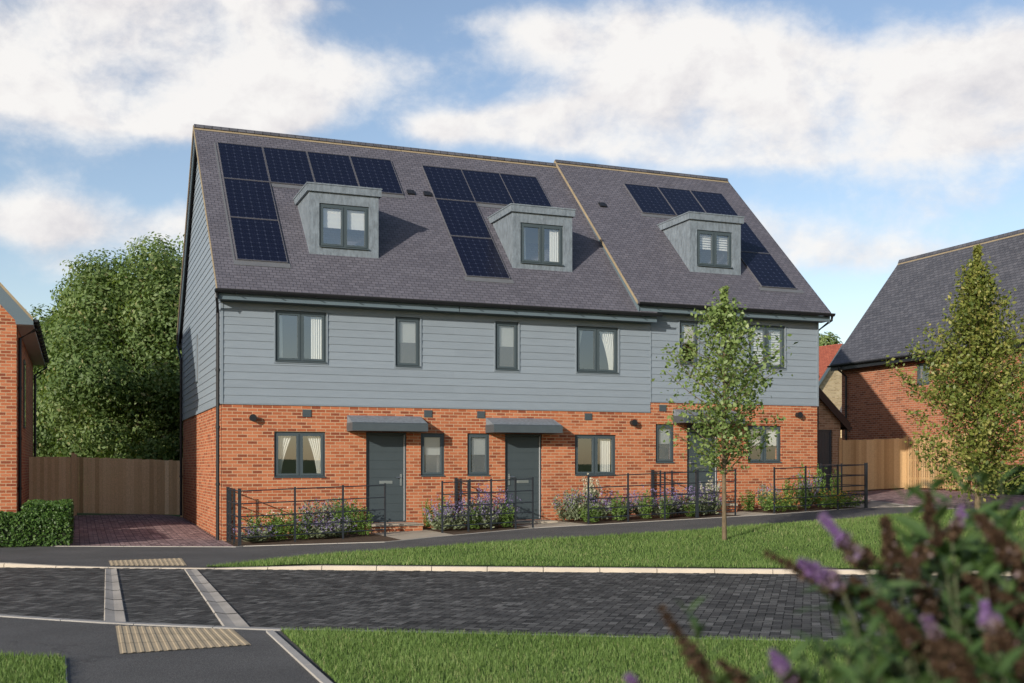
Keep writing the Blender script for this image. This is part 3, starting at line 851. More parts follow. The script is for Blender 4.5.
def terrace_house(label, u0, u1, dz, rooms, left_gable=False, right_gable=False, left_verge=False, rk=0.965):
    global RK
    RK = rk
    """one house of the terrace in coordinates of its own (x along the front, y into the plot)"""
    root = empty('terraced_house', W(u0, 0), ANG, label, 'house')
    Wd = u1 - u0; ze = 5.62 + dz; uo = u0
    CB = 3.035 + dz
    L = lambda q: q - u0
    gh, uh = [], []
    for r in rooms['ground']: gh.append((L(r[0]), L(r[1]), r[2], r[3]))
    for r in rooms['upper']: uh.append((L(r[0]), L(r[1]), r[2], r[3]))
    da, db, dzb, dzt = rooms['door']; da, db = L(da), L(db)
    holes = gh + [(da, db, dzb, dzt)]
    e = 0.001
    b = MB(None, uo); wall(b, e, Wd-e, -0.35, CB, holes, 0, 0.3)
    rw = MB(None, uo); rw.box(e, Wd-e, DEPTH-0.3, DEPTH, -0.35, ze-0.2); rw.build('rear_wall', M['brick'], root)
    if left_gable:
        b.box(0.001, 0.3, 0.301, DEPTH-0.301, -0.35, CB)
    if right_gable:
        b.box(Wd-0.3, Wd-0.001, 0.301, DEPTH-0.301, -0.35, CB)
    b.build('brick_wall', M['brick'], root)
    # inner leaf behind the boarding, floors and party walls
    b = MB(None, uo); wall(b, e, Wd-e, CB+.001, ze-0.08, uh, 0.012, 0.28)
    b.box(0.302, Wd-0.302, 0.302, DEPTH-0.302, 2.72+dz, 2.8+dz); b.box(0.302, Wd-0.302, 0.302, DEPTH-0.302, 5.3+dz, 5.38+dz)
    b.box(0.302, 0.34, 0.303, DEPTH-0.303, 0, ze-.3); b.box(Wd-0.34, Wd-0.302, 0.303, DEPTH-0.303, 0, ze-.3)
    b.box(0.342, Wd-0.342, 3.4, 3.5, dzb+.02, 2.715+dz); b.box(0.342, Wd-0.342, 3.4, 3.5, 2.805+dz, 5.295+dz)
    b.m = 1; b.box(0.342, Wd-0.342, 0.304, DEPTH-0.304, dzb-0.1, dzb+0.015)
    b.build('inner_wall', [M['plaster'], M['room_dark']], root)
    # weatherboarding, a corner trim at each end
    b = MB(None, uo); boards(b, CB, ze-0.06, uh, 0.0, lambda z: 0.0 if not (left_gable or left_verge) else 0.02, lambda z: Wd-(0.02 if right_gable else 0.0))
    b.build('front_cladding', M['clad'], root)
    t = MB(None, uo)
    (left_gable or left_verge) and t.box(-0.03 if left_gable else 0.002, 0.022, -0.030, 0.0, CB-0.03, ze-0.07)
    right_gable and t.box(Wd-0.022, Wd+0.03, -0.030, 0.0, CB-0.03, ze-0.07)
    t.box(0.0, Wd, -0.024, 0.0, CB-0.03, CB-0.002)
    for q in uh:   # trims round the upper windows
        t.box(q[0]-0.03, q[0], -0.035, 0.06, q[2]-0.03, q[3]+0.03); t.box(q[1], q[1]+0.03, -0.035, 0.06, q[2]-0.03, q[3]+0.03)
        t.box(q[0]+.001, q[1]-.001, -0.035, 0.06, q[3]+.001, q[3]+0.03); t.box(q[0]+.001, q[1]-.001, -0.035, 0.06, q[2]-0.03, q[2]-.001)
    t.build('cladding_trim', M['trim'], root)
    # gable boarding
    def gable(side):
        gx = (lambda a, d, z: (d, a, z)) if side < 0 else (lambda a, d, z: (Wd - d, a, z))
        zt = roof_z(RIDGE, ze) - 0.16
        lo = lambda z: max(0.0, (z + 0.14 - ze)/RK - 0.35); hi = lambda z: DEPTH - lo(z)
        wh = [(5.02, 5.56, 3.87, 5.15)] if side < 0 else []
        b = MB(gx, 0.0); boards(b, CB, zt, wh, 0.0, lo, hi); b.build('gable_cladding', M['clad'], root)
        b = MB(gx, 0.0)   # solid leaf behind
        zs = ze - 0.1
        pts = [(0.01,0.005,CB), (DEPTH-0.01,0.005,CB), (DEPTH-0.01,0.005,zs), (RIDGE,0.005,zt), (0.01,0.005,zs)]
        if not wh: b.prism(pts, (0, 0.25, 0))
        else:
            q = wh[0]
            wall(b, 0.01, DEPTH-0.01, CB, zs, wh, 0.005, 0.25)
            b.prism([(0.012,0.005,zs+.001),(DEPTH-0.012,0.005,zs+.001),(RIDGE,0.005,zt)], (0,0.25,0))
        b.build('gable_wall', M['plaster'], root)
        if wh:
            q = wh[0]; window(root, gx, q[0], q[1], q[2], q[3], 1, 'roller', 0.03, 0.0, True)
            t = MB(gx, 0.0)
            t.box(q[0]-0.03, q[0], -0.035, 0.03, q[2]-0.03, q[3]+0.03); t.box(q[1], q[1]+0.03, -0.035, 0.03, q[2]-0.03, q[3]+0.03)
            t.build('window_trim', M['trim'], root)
        # corner trim facing sideways
        t = MB(gx, 0.0); t.box(0.0, 0.06, -0.036, -0.001, CB-0.03, ze-0.1); t.box(DEPTH-0.06, DEPTH, -0.036, -0.001, CB-0.03, ze-0.1); t.box(0.061, DEPTH-0.061, -0.034, -.001, CB-0.03, CB-0.002)
        t.build('gable_trim', M['trim'], root)
    if left_gable: gable(-1)
    if right_gable: gable(1)
    # roof
    xl = -0.15 if left_gable else (-0.57 if left_verge else 0.0)
    xr = Wd + (0.15 if right_gable else -0.0)
    th = 0.10
    b = MB(None, uo)
    f = lambda v: roof_z(v, ze)
    ev = -0.40
    sec = [(ev, f(ev)), (RIDGE, f(RIDGE)), (DEPTH-ev, f(ev)), (DEPTH-ev, f(ev)-th), (RIDGE, f(RIDGE)-th*1.3), (ev, f(ev)-th)]
    b.prism([(xl, v, z) for v, z in sec], (xr-xl, 0, 0))
    rf = b.build('roof', M['slate'], root)
    # ridge tiles bedded on tan mortar
    zr = f(RIDGE); b = MB(None, uo); x = xl
    while x < xr - 0.01:
        x2 = min(xr, x + 0.45)
        ring = [(RIDGE + 0.13*math.cos(a), zr - 0.075 + 0.115*math.sin(a)) for a in [math.pi*i/6 for i in range(7)]]
        b.prism([(x+.003, v, z) for v, z in ring], (x2-x-.006, 0, 0)); x = x2
    b.build('ridge', M['slate2'], rf)
    b = MB(None, uo); b.prism([(xl+.01, RIDGE-0.16, zr-0.145), (xl+.01, RIDGE, zr+0.012), (xl+.01, RIDGE+0.16, zr-0.145)], (xr-xl-.02, 0, 0.0)); b.build('ridge_mortar', M['tan'], rf)
    # verges: mortar line on top edge and bargeboard below
    def verge(x, sgn, dark=False):
        t = MB(); d = MB()
        for s in (1, -1):
            fv = (lambda v: v) if s > 0 else (lambda v: DEPTH - v)
            a, c = ev, RIDGE
            t.prism([(x, fv(a), f(a)-0.075), (x, fv(c), f(c)-0.075), (x, fv(c), f(c)+0.006), (x, fv(a), f(a)+0.006)], (sgn*0.02, 0, 0))
            d.prism([(x+sgn*-0.045, fv(a), f(a)-0.30), (x-sgn*0.045, fv(c), f(c)-0.40), (x-sgn*0.045, fv(c), f(c)-0.105*1.3), (x-sgn*0.045, fv(a), f(a)-0.102)], (sgn*0.025, 0, 0))
        t.build('verge', M['slate2'] if dark else M['tan'], rf); d.build('bargeboard', M['fascia'], rf)
    if left_gable: verge(xl, -1)
    if right_gable: verge(xr, 1, True)
    if left_verge: verge(xl, -1)
    # verge soffit
    for ok, xa, xb in ((left_gable, xl+.02, -0.04), (right_gable, Wd+0.04, xr-.02)):
        if not ok: continue
        b = MB()
        for s in (1, -1):
            fv = (lambda v: v) if s > 0 else (lambda v: DEPTH - v)
            b.prism([(xa, fv(ev+.05), f(ev)-0.16), (xa, fv(RIDGE), f(RIDGE)-0.2), (xa, fv(RIDGE), f(RIDGE)-0.14), (xa, fv(ev+.05), f(ev)-0.115)], (xb-xa, 0, 0))
        b.build('verge_soffit', M['black'], rf)
    # eaves: fascia, soffit, gutter with brackets
    g0, g1 = xl + (0.0 if not left_verge else 0.05), xr
    b = MB(None, uo); b.box(g0+.02, g1-(.02 if right_gable else .001), ev+0.03, ev+0.055, f(ev)-0.245, f(ev)-0.10)
    b.box(g0+.02, g1-(.02 if right_gable else .001), ev+0.057, 0.0, f(ev)-0.238, f(ev)-0.222); b.build('fascia_board', M['fascia'], root)
    b = MB(None, uo); r_ = 0.078; ex = g0 - (0.06 if (left_gable or left_verge) else 0); ey = g1 + (0.06 if right_gable else (0.08 if rooms.get('gutter_past') else 0))
    ring = [(ev - 0.06 + r_*math.cos(a), f(ev) - 0.035 + r_*math.sin(a)) for a in [math.pi + math.pi*i/8 for i in range(9)]] 
    ring += [(ev - 0.06 + r_*0.86*math.cos(a), f(ev) - 0.035 + r_*0.86*math.sin(a)) for a in [2*math.pi - math.pi*i/8 for i in range(9)]]
    b.prism([(ex, v, z) for v, z in ring], (ey-ex, 0, 0))
    x = g0 + 0.4
    while x < g1:
        b.box(x-.012, x+.012, ev-0.14, ev+0.03, f(ev)-0.122, f(ev)-0.108); x += 0.9
    gt = b.build('gutter', M['black'], root)
    b = MB(None, uo); b.box(g0, g1, DEPTH-ev-.05, DEPTH-ev-.025, f(ev)-.30, f(ev)-.11); b.box(g0, g1, DEPTH-ev+.0, DEPTH-ev+.11, f(ev)-.11, f(ev)-.04)
    b.build('rear_gutter', M['black'], root)
    # windows of the front
    for r in rooms['ground'] + rooms['upper']:
        up = r in rooms['upper']
        window(root, None, L(r[0]), L(r[1]), r[2], r[3], r[4], r[5], 0.05 if not up else 0.02, uo, r[6])
    # front door
    fb = MB(None, uo); q = 0.004
    fb.box(da+q, da+0.06, 0.05, 0.13, dzb+q, dzt-q); fb.box(db-0.06, db-q, 0.05, 0.13, dzb+q, dzt-q); fb.box(da+0.061, db-0.061, 0.05, 0.13, dzt-0.06, dzt-q); fb.box(da+.061, db-.061, 0.03, 0.13, dzb+q, dzb+0.03)
    fb.build('door_frame', M['anth'], root)
    eb = MB(None, uo)
    for xa in ((db-0.064, db-0.05),) : eb.box(xa[0], xa[1], 0.035, 0.049, dzb+0.03, dzt-0.06)
    eb.build('door_edge_strip', M['edge'], root)
    d_ = MB(None, uo); z = dzb + 0.034; n = 10; hh = (dzt - 0.064 - z)/n
    for i in range(n):
        d_.box(da+0.064, db-0.066, 0.072, 0.115, z+0.006, z+hh-0.006); d_.box(da+0.064, db-0.066, 0.080, 0.110, z-0.006 if i else z, z+0.006); z += hh
    dr = d_.build('front_door', M['door'], root)
    hx = (db - 0.13) if rooms['handle'] > 0 else (da + 0.13); sg = -rooms['handle']
    hb = MB(None, uo); zc = dzb + 1.02
    hb.box(hx-0.022, hx+0.022, 0.056, 0.07, zc-0.15, zc+0.13); hb.tube([(hx,0.06,zc+0.05),(hx,0.02,zc+0.05)], 0.012); hb.tube([(hx,0.02,zc+0.05),(hx+sg*0.13,0.02,zc+0.05)], 0.011)
    hb.build('handle', M['steel'], dr)
    lb = MB(None, uo); cx = (da+db)/2; lb.box(cx-0.16, cx+0.16, 0.062, 0.071, zc-0.10, zc-0.03); lb.box(cx-0.14, cx+0.14, 0.054, 0.061, zc-0.09, zc-0.04); lb.build('letter_plate', M['steel'], dr)
    # door step
    s0, s1 = L(rooms['step'][0]), L(rooms['step'][1])
    sb = MB(None, uo); sb.box(s0, s1, -0.75, -0.002, -0.1, dzb-0.06); st = sb.build('doorstep', M['brick'], root)
    sb = MB(None, uo); sb.box(s0-0.015, s1+0.015, -0.77, -0.002, dzb-0.058, dzb-0.005); sb.build('step_slab', M['flag'], st)
    # canopy over the door
    c0, c1 = L(rooms['canopy'][0]), L(rooms['canopy'][1]); zc = dzt
    cb = MB(None, uo); cb.prism([(c0, -0.60, zc+0.012), (c0, -0.60, zc+0.18), (c0, -0.56, zc+0.205), (c0, -0.002, zc+0.205), (c0, -0.002, zc+0.012)], (c1-c0, 0, 0))
    cn = cb.build('door_canopy', M['leaddark'], root)
    cb = MB(None, uo); cb.prism([(c0+.01, -0.57, zc+0.206), (c0+.01, -0.002, zc+0.39), (c0+.01, -0.002, zc+0.206)], (c1-c0-.02, 0, 0)); cb.build('lead_top', M['lead'], cn)
    # small fittings
    for (x, z) in rooms['air_bricks']:
        v_ = MB(None, uo); x = L(x); v_.box(x-.1, x+.1, -0.02, 0.02, z-.085, z+.085)
        for k in range(4): v_.box(x-.085, x+.085, -0.026, -0.021, z-.065+k*.037, z-.045+k*.037)
        v_.build('air_brick', M['leaddark'], root)
    for (x, z) in rooms['flues']:
        v_ = MB(None, uo); x = L(x); v_.tube([(x,0.02,z),(x,-0.13,z)], 0.07, 14); v_.tube([(x,-0.131,z),(x,-0.16,z)], 0.082, 14); v_.build('flue', M['black'], root)
    # solar array
    sl = math.sqrt(1 + RK*RK)
    for (pu, pv0, pv1) in rooms['solar']:
        a, c = L(pu)+0.004, L(pu)+1.172
        p = MB(None, 0.0)
        def rp(x, v, up): return (x, v - up*RK/sl, roof_z(v, ze) + up/sl)
        v0, v1 = pv0+0.002, pv1+0.010
        p.prism([rp(a+.015,v0+.01,0.004), rp(c-.015,v0+.01,0.004), rp(c-.015,v1-.01,0.004), rp(a+.015,v1-.01,0.004)], Vector(rp(0,0,0.034)) - Vector(rp(0,0,0)))
        pn = p.build('solar_panel', M['solar'], root)
        me = pn.data; uvl = me.uv_layers[0]
        for lp_ in me.loops:     # cell grid starts at the panel's own corner
            c_ = me.vertices[lp_.vertex_index].co
            uvl.data[lp_.index].uv = ((c_.x - a - 0.015)/(c - a - 0.03)*1.08, (c_.y - v0)/(v1 - v0)*1.8)
        p = MB(None, 0.0); dn = Vector(rp(0,0,0.042)) - Vector(rp(0,0,0))
        for (xa, xb, va, vb) in ((a, a+.014, v0, v1), (c-.014, c, v0, v1), (a+.0145, c-.0145, v0, v0+.0095), (a+.0145, c-.0145, v1-.0095, v1)):
            p.prism([rp(xa,va,0.003), rp(xb,va,0.003), rp(xb,vb,0.003), rp(xa,vb,0.003)], dn)
        p.build('frame', M['alu'], pn)
    for (xa, xb, va, vb) in rooms['flashing']:
        p = MB(None, uo); p.prism([rp(L(xa),va,0.002), rp(L(xb),va,0.002), rp(L(xb),vb,0.002), rp(L(xa),vb,0.002)], Vector(rp(0,0,0.012)) - Vector(rp(0,0,0)))
        p.build('flashing', M['flash'], rf)
    for (x, v) in rooms['roof_vents']:
        x = L(x); p = MB(None, uo); dn = Vector(rp(0,0,0.09)) - Vector(rp(0,0,0))
        p.prism([rp(x-.1,v-.07,0.002), rp(x+.1,v-.07,0.002), rp(x+.1,v+.07,0.002), rp(x-.1,v+.07,0.002)], dn*0.55); p.build('roof_vent', M['black'], root)
    # dormer
    q0, q1, dzb_, dzt_, (wa, wb, wz0, wz1), cov = rooms['dormer']; q0, q1, wa, wb = L(q0), L(q1), L(wa), L(wb)
    vd = 0.76
    b = MB(None, uo); wall(b, q0, q1, dzb_-0.05, dzt_-0.19, [(wa, wb, wz0, wz1)], vd, vd+0.14)
    vt = (dzt_ - 0.2 - ze)/RK - 0.35
    for xa in (q0, q1-0.12):
        b.prism([(xa, vd+.141, dzb_+0.05), (xa, vd+.141, dzt_-0.19), (xa, vt+0.25, dzt_-0.19), (xa, vt+.25, dzt_-.1-.19+.02)], (0.12, 0, 0))
    dm = b.build('dormer', M['lead'], root)
    b = MB(None, uo); b.box(q0-0.06, q1+0.06, vd-0.06, vt+0.30, dzt_-0.187, dzt_-0.02); b.build('dormer_fascia', M['lead'], dm)
    b = MB(None, uo); b.box(q0-0.075, q1+0.075, vd-0.075, vt+0.42, dzt_-0.019, dzt_+0.012); b.build('dormer_roof', M['lead'], dm)
    # room box behind the dormer window so that one looks into a dim room
    b = MB(None, uo); b.poly([(q0+.13,vd+.9,dzb_),(q1-.13,vd+.9,dzb_),(q1-.13,vd+.9,dzt_-.2),(q0+.13,vd+.9,dzt_-.2)]); b.build('inner_wall', M['plaster'], dm)
    window(root, lambda a_, d__, z_: (a_, vd + d__, z_), wa, wb, wz0, wz1, 2, cov, 0.03, uo)
    return root, ze

# rooms: (u0, u1, z0, z1, casements, dressing, frosted)
H1 = dict(
    ground=[(1.17,2.36,1.33,2.40,2,'curtains_tied',False),(4.68,5.29,1.35,2.40,1,'roller',True)],
    upper=[(1.19,2.38,4.0,5.19,2,'curtains',False),(4.04,4.66,3.98,5.18,1,'roller',True)],
    door=(3.33,4.33,0.26,2.41), handle=1, step=(3.25,4.5), canopy=(2.86,4.68),
    air_bricks=[(1.92,2.83),(4.86,2.87)], flues=[(0.67,2.70)],
    solar=[(0.38,3.0,4.28),(1.56,3.0,4.28),(2.74,3.0,4.28),(3.92,3.0,4.28),(0.38,1.70,2.98),(0.38,0.40,1.68)],
    flashing=[(0.30,1.60,0.27,0.40),(0.30,0.345,0.40,4.3),(1.57,5.1,2.88,2.99)], roof_vents=[(5.33,3.12)],
    dormer=(2.13,3.83,6.72,8.38,(2.37,3.59,6.87,7.93),'roman'))
H2 = dict(
    ground=[(5.87,6.46,1.36,2.41,1,'roller',True),(8.77,9.94,1.36,2.41,2,'curtain_right',False)],
    upper=[(6.59,7.21,3.98,5.19,1,'roller',True),(8.8,9.99,3.99,5.18,2,'curtain_swept',False)],
    door=(6.86,7.86,0.26,2.41), handle=-1, step=(6.75,7.95), canopy=(6.34,8.16),
    air_bricks=[(6.22,2.87),(9.14,2.87)], flues=[(10.40,2.73)],
    solar=[(5.96,2.96,4.20),(7.12,2.96,4.20),(8.28,2.96,4.20),(5.96,1.66,2.94),(5.96,0.36,1.64)],
    flashing=[(5.90,7.2,0.24,0.36),(7.13,9.4,2.84,2.95)], roof_vents=[(5.80,3.12)], gutter_past=True,
    dormer=(7.36,9.04,6.68,8.32,(7.58,8.78,6.83,7.88),'curtains'))
H3 = dict(
    ground=[(11.10,11.66,1.68,2.71,1,'roller',True),(13.93,15.02,1.69,2.71,2,'roman',False)],
    upper=[(11.80,12.37,4.29,5.46,1,'roller',False),(13.95,15.12,4.28,5.45,2,'venetian_full',False)],
    door=(12.04,13.0,0.62,2.72), handle=-1, step=(12.0,13.1), canopy=(11.6,13.45),
    air_bricks=[(11.3,3.13)], flues=[(15.53,3.02)],
    solar=[(12.25,2.92,4.12),(13.38,2.92,4.12),(14.51,2.92,4.12),(14.60,1.66,2.90),(14.60,0.36,1.64)],
    flashing=[(12.2,14.4,2.80,2.91),(14.5,15.95,0.24,0.35)], roof_vents=[(11.06,3.1)],
    dormer=(12.58,14.20,6.96,8.55,(12.80,13.92,7.10,8.10),'venetian'))
US, UM, UE = 0.0, 5.53, 10.93
UEND = 16.2
house_a, ZA = terrace_house('left end house of the grey-clad terrace with six solar panels on its roof', US, UM, 0.0, H1, left_gable=True)
house_b, ZB = terrace_house('middle house of the grey-clad terrace, its dormer window showing two white curtains', UM, UE, 0.0, H2)
house_c, ZC = terrace_house('right end house of the grey-clad terrace with the stepped-up roof, partly behind a street tree', UE, UEND, 0.27, H3, right_gable=True, left_verge=True, rk=0.935)
# step between the two roof levels
# downpipes on the left gable and the right gable
def pipe(parent, pts, r=0.04):
    mb = MB(); mb.tube(pts, r, 10)
    for p, q in zip(pts, pts[1:]):
        if abs(q[2] - p[2]) > 1.5:
            for k in range(1, 4):
                z = p[2] + (q[2]-p[2])*k/4
                mb.tube([(p[0],p[1],z-.03),(p[0],p[1],z+.03)], r*1.3, 10)
    return mb.build('downpipe', M['black'], parent)
pipe(house_a, [(-0.16,-0.44,ZA-0.13),(-0.16,-0.42,ZA-0.25),(-0.085,0.08,ZA-0.55),(-0.085,0.09,-0.1)])
pipe(house_a, [(-0.13,DEPTH+0.42,ZA-0.16),(-0.13,DEPTH+0.40,ZA-0.3),(-0.09,DEPTH-0.35,ZA-0.75),(-0.09,DEPTH-0.36,0.1)])
pipe(house_c, [(UEND-UE+0.17,-0.44,ZC-0.13),(UEND-UE+0.17,-0.42,ZC-0.25),(UEND-UE+0.085,0.10,ZC-0.50),(UEND-UE+0.085,0.12,0.3)])

# ------------------------------------------------------------------ side store beside the terrace
def side_store():
    root = empty('brick_outbuilding', W(UEND, 6.0), ANG, 'low brown brick outbuilding with a dark plank door and black sloping verge beside the terrace', 'outbuilding')
    e0, e1 = 0.02, 5.45
    ze = 3.17; k = 0.92; apex_x = 1.2
    zt = ze + (e1 - apex_x)*k
    dx0, dx1, dz0, dz1 = 4.2, 5.1, 0.6, 2.87
    b = MB(); wall(b, e0, e1, -0.1, ze, [(dx0, dx1, dz0, dz1)], 0, 0.25)
    b.f.clear(); b.v.clear(); b.tn.clear(); b.mi.clear()
    # front wall as a polygon round the door
    top = lambda x: ze + (e1 - x)*k
    b.prism([(e0,0,0),(dx0,0,0),(dx0,0,top(dx0)),(apex_x,0,top(apex_x)),(e0,0,top(apex_x)-1.18)], (0,0.25,0))
    b.prism([(dx0+.0005,0,dz1),(dx1,0,dz1),(dx1,0,top(dx1)),(dx0+.0005,0,top(dx0))], (0,0.25,0))
    b.prism([(dx1+.0005,0,0),(e1,0,0),(e1,0,ze),(dx1+.0005,0,top(dx1))], (0,0.25,0))
    b.box(e1-0.25, e1-.001, 0.252, 5.0, 0, ze)
    b.build('brick_wall', M['brick4'], root)
    f = MB()
    for (x0,x1,z0,z1) in ((dx0+.004,dx0+.06,dz0,dz1-.004),(dx1-.06,dx1-.004,dz0,dz1-.004),(dx0+.061,dx1-.061,dz1-.06,dz1-.004)): f.box(x0,x1,0.04,0.12,z0,z1)
    f.build('door_frame', M['anth'], root)
    d = MB(); x = dx0+.062
    while x < dx1-.07:
        d.box(x+.003, min(x+.112, dx1-.062), 0.06, 0.1, dz0, dz1-.062); d.box(x-.003, x+.003, .066, .1, dz0, dz1-.062); x += .115
    d.build('plank_door', M['door'], root)
    r = MB(); ov = 0.25
    r.prism([(apex_x,-0.18,top(apex_x)+.02),(e1+ov,-0.18,ze-ov*k+.02),(e1+ov,-0.18,ze-ov*k+.14),(apex_x,-0.18,top(apex_x)+.17)], (0,5.3,0))
    rf = r.build('roof', M['slate2'], root)
    g = MB(); g.prism([(apex_x,-0.21,top(apex_x)-.16),(e1+ov,-0.21,ze-ov*k-.16),(e1+ov+.02,-0.21,ze-ov*k+.15),(apex_x,-0.21,top(apex_x)+.18)], (0,0.028,0)); g.build('bargeboard', M['black'], rf)
    g = MB(); g.box(e1+ov-.02, e1+ov+.09, -0.2, 5.1, ze-ov*k-.06, ze-ov*k+.04); g.build('gutter', M['black'], root)
side_store()

# ------------------------------------------------------------------ neighbouring houses
def left_house():
    uc, vc = -4.36, 2.4
    root = empty('brick_house', W(uc, vc), ANG, 'orange brick house cut by the left edge, its gable beside the block-paved drive', 'house')
    wd, dp, ze = 5.6, 10.6, 5.0
    k = 1.12
    b = MB(); b.box(-wd, -.001, 0, 0.3, -0.2, ze); b.box(-0.3, 0, 0.301, dp, -0.2, ze); b.box(-wd, -wd+.3, 0.301, dp, -.2, ze); b.box(-wd, 0, dp-.3+.301, dp+.3, -.2, ze)
    ap = (-wd/2, ze + wd/2*k)
    b.prism([(-wd, 0.001, ze+.001), (0, 0.001, ze+.001), (ap[0], 0.001, ap[1])], (0, 0.28, 0)); b.prism([(-wd, dp-.1, ze+.001), (0, dp-.1, ze+.001), (ap[0], dp-.1, ap[1])], (0, 0.28, 0))
    b.build('brick_wall', M['brick'], root)
    ov, of = 0.36, 0.30
    b = MB()
    z_e = ze - ov*k + 0.32
    for s in (1, -1):
        X = (lambda x: x) if s > 0 else (lambda x: -wd - x)
        b.prism([(X(ov), -of, z_e), (ap[0], -of, ap[1]+.32), (ap[0], -of, ap[1]+.42), (X(ov), -of, z_e+.10)], (0, dp+2*of, 0))
    rf = b.build('roof', M['slate'], root)
    t = MB(); d = MB()
    for s in (1, -1):
        X = (lambda x: x) if s > 0 else (lambda x: -wd - x)
        t.prism([(X(ov), -of-.03, z_e+.03), (ap[0], -of-.03, ap[1]+.35), (ap[0], -of-.03, ap[1]+.435), (X(ov), -of-.03, z_e+.112)], (0, .028, 0))
        d.prism([(X(ov+.01), -of-.02, z_e-0.06), (X(0.0), -of-.02, z_e-.06), (X(-0.02), -of-.02, z_e-.02-0.42+.42+.06), (ap[0], -of-.02, ap[1]-.10), (ap[0], -of-.02, ap[1]+.33), (X(ov+.01), -of-.02, z_e+.02)], (0, .03, 0))
    t.build('verge', M['tan'], rf); d.build('bargeboard', M['fascia'], rf)
    b = MB(); b.box(0.002, ov, -of+.012, dp+of, z_e-.05, z_e-.03); b.box(ov-.03, ov, -of+.012, dp+of, z_e-.029, z_e+.09); b.box(-.0, ov-.0, -of+.012, -.001, z_e-.12+.07, z_e-.03+.0005)
    b.f = b.f[:12]; b.tn = b.tn[:12]; b.mi = b.mi[:12]
    b.build('soffit', M['soffit'], root)
    g = MB(); r_ = .06
    ring = [(ov+.065 + r_*math.cos(a), z_e+.07 + r_*math.sin(a)) for a in [math.pi + math.pi*i/8 for i in range(9)]]
    g.prism([(x, -of, z) for x, z in ring], (0, dp+2*of, 0))
    y = 0
    while y < dp: g.tube([(ov+.065, y-.02, z_e+.04), (ov+.065, y+.02, z_e+.04)], .075, 8); y += 0.9
    g.build('gutter', M['black'], root)
    pipe(root, [(ov+.06,0.25,z_e-.01),(ov+.05,0.25,z_e-.10),(0.06,0.28,z_e-.32),(0.06,0.28,-.1)])
    pipe(root, [(ov+.06,dp+.1,z_e-.01),(ov+.05,dp+.1,z_e-.12),(0.07,dp-.1,z_e-.40),(0.07,dp-.1,.1)])
    gx = lambda a, d, z: (0.0 - d, a, z)
    t = MB(); t.box(0.004, 0.03, 3.6, 4.3, 2.6, 4.4); fr = t.build('window', M['anth'], root)
    t = MB(); t.box(0.031, 0.036, 3.66, 4.24, 2.66, 4.34); t.build('pane', M['frost'], fr)
left_house()

def right_house():
    uf, v1, v0 = 25.05, 10.3, -6.0
    root = empty('brick_house', W(uf, v1), ANG, 'red-brown brick house at the right with a long dark slate roof and black gutter', 'house')
    # local: x away from the street side, y negative towards the camera
    Ln, Dp, ze = v1 - v0, 6.05, 5.85
    k = 1.26
    wins = [(-4.85, -4.15, 4.5, 5.3), (-9.6, -8.9, 4.35, 5.25), (-13.2,-12.2,1.4,2.5)]
    xf = lambda a, d, z: (d, a, z)
    b = MB(xf); wall(b, -Ln, 0, 0.3, ze, wins, 0, 0.3); b.box(-Ln, 0, Dp-.3, Dp, .3, ze)
    b.xf = None
    ap = (Dp/2, ze + Dp/2*k)
    for y in (-0.3, -Ln):
        b.prism([(0.301, y, .3), (Dp-.301, y, .3), (Dp-.301, y, ze), (ap[0], y, ap[1]), (.301, y, ze)], (0, .299, 0))
    b.build('brick_wall', M['brick2'], root)
    b = MB(xf); b.box(-Ln+.3, -.3, 3.5, 3.6, .5, ze-.2); b.box(-Ln+.3, -.3, .31, 3.49, 3.0, 3.1); b.box(-Ln+.3, -.3, .31, 3.49, .9, .95); b.box(-Ln+.3, -.3, .31, 3.49, ze-.3, ze-.25); b.build('inner_wall', M['plaster'], root)
    b = MB(); ov = 0.4; z_e = ze - ov*k + .28
    b.prism([(-ov, .2, z_e), (ap[0], .2, ap[1]+.28), (Dp+ov, .2, z_e), (Dp+ov, .2, z_e-.1), (ap[0], .2, ap[1]+.15), (-ov, .2, z_e-.1)], (0, -Ln-.4, 0))
    rf = b.build('roof', M['slate2'], root)
    b = MB(); b.prism([(ap[0]-.15, .19, ap[1]+.105), (ap[0], .19, ap[1]+.292), (ap[0]+.15, .19, ap[1]+.105)], (0, -Ln-.38, 0)); b.build('ridge_mortar', M['tan'], rf)
    b = MB(); b.prism([(ap[0]-.115, .2, ap[1]+.165), (ap[0]-.05, .2, ap[1]+.32), (ap[0]+.05, .2, ap[1]+.32), (ap[0]+.115, .2, ap[1]+.165)], (0, -Ln-.4, 0)); b.build('ridge', M['slate2'], rf)
    b = MB(); b.box(-ov+.03, -ov+.06, -Ln-.2, .2, z_e-.26, z_e-.1); b.box(-ov+.061, 0, -Ln-.2, .2, z_e-.24, z_e-.22); b.build('fascia_board', M['black'], root)
    b = MB(); r_ = .065; ring = [(-ov-.05 + r_*math.cos(a), z_e-.06 + r_*math.sin(a)) for a in [math.pi + math.pi*i/8 for i in range(9)]]
    b.prism([(x, .25, z) for x, z in ring], (0, -Ln-.5, 0)); b.build('gutter', M['black'], root)
    pipe(root, [(-ov-.05,-.35,z_e-.12),(-ov-.04,-.35,z_e-.25),(-.07,-.35,z_e-.5),(-.07,-.35,.4)])
    for q in wins: window(root, xf, q[0], q[1], q[2], q[3], 1 if q[1]-q[0] < .9 else 2, None, 0.06)
right_house()

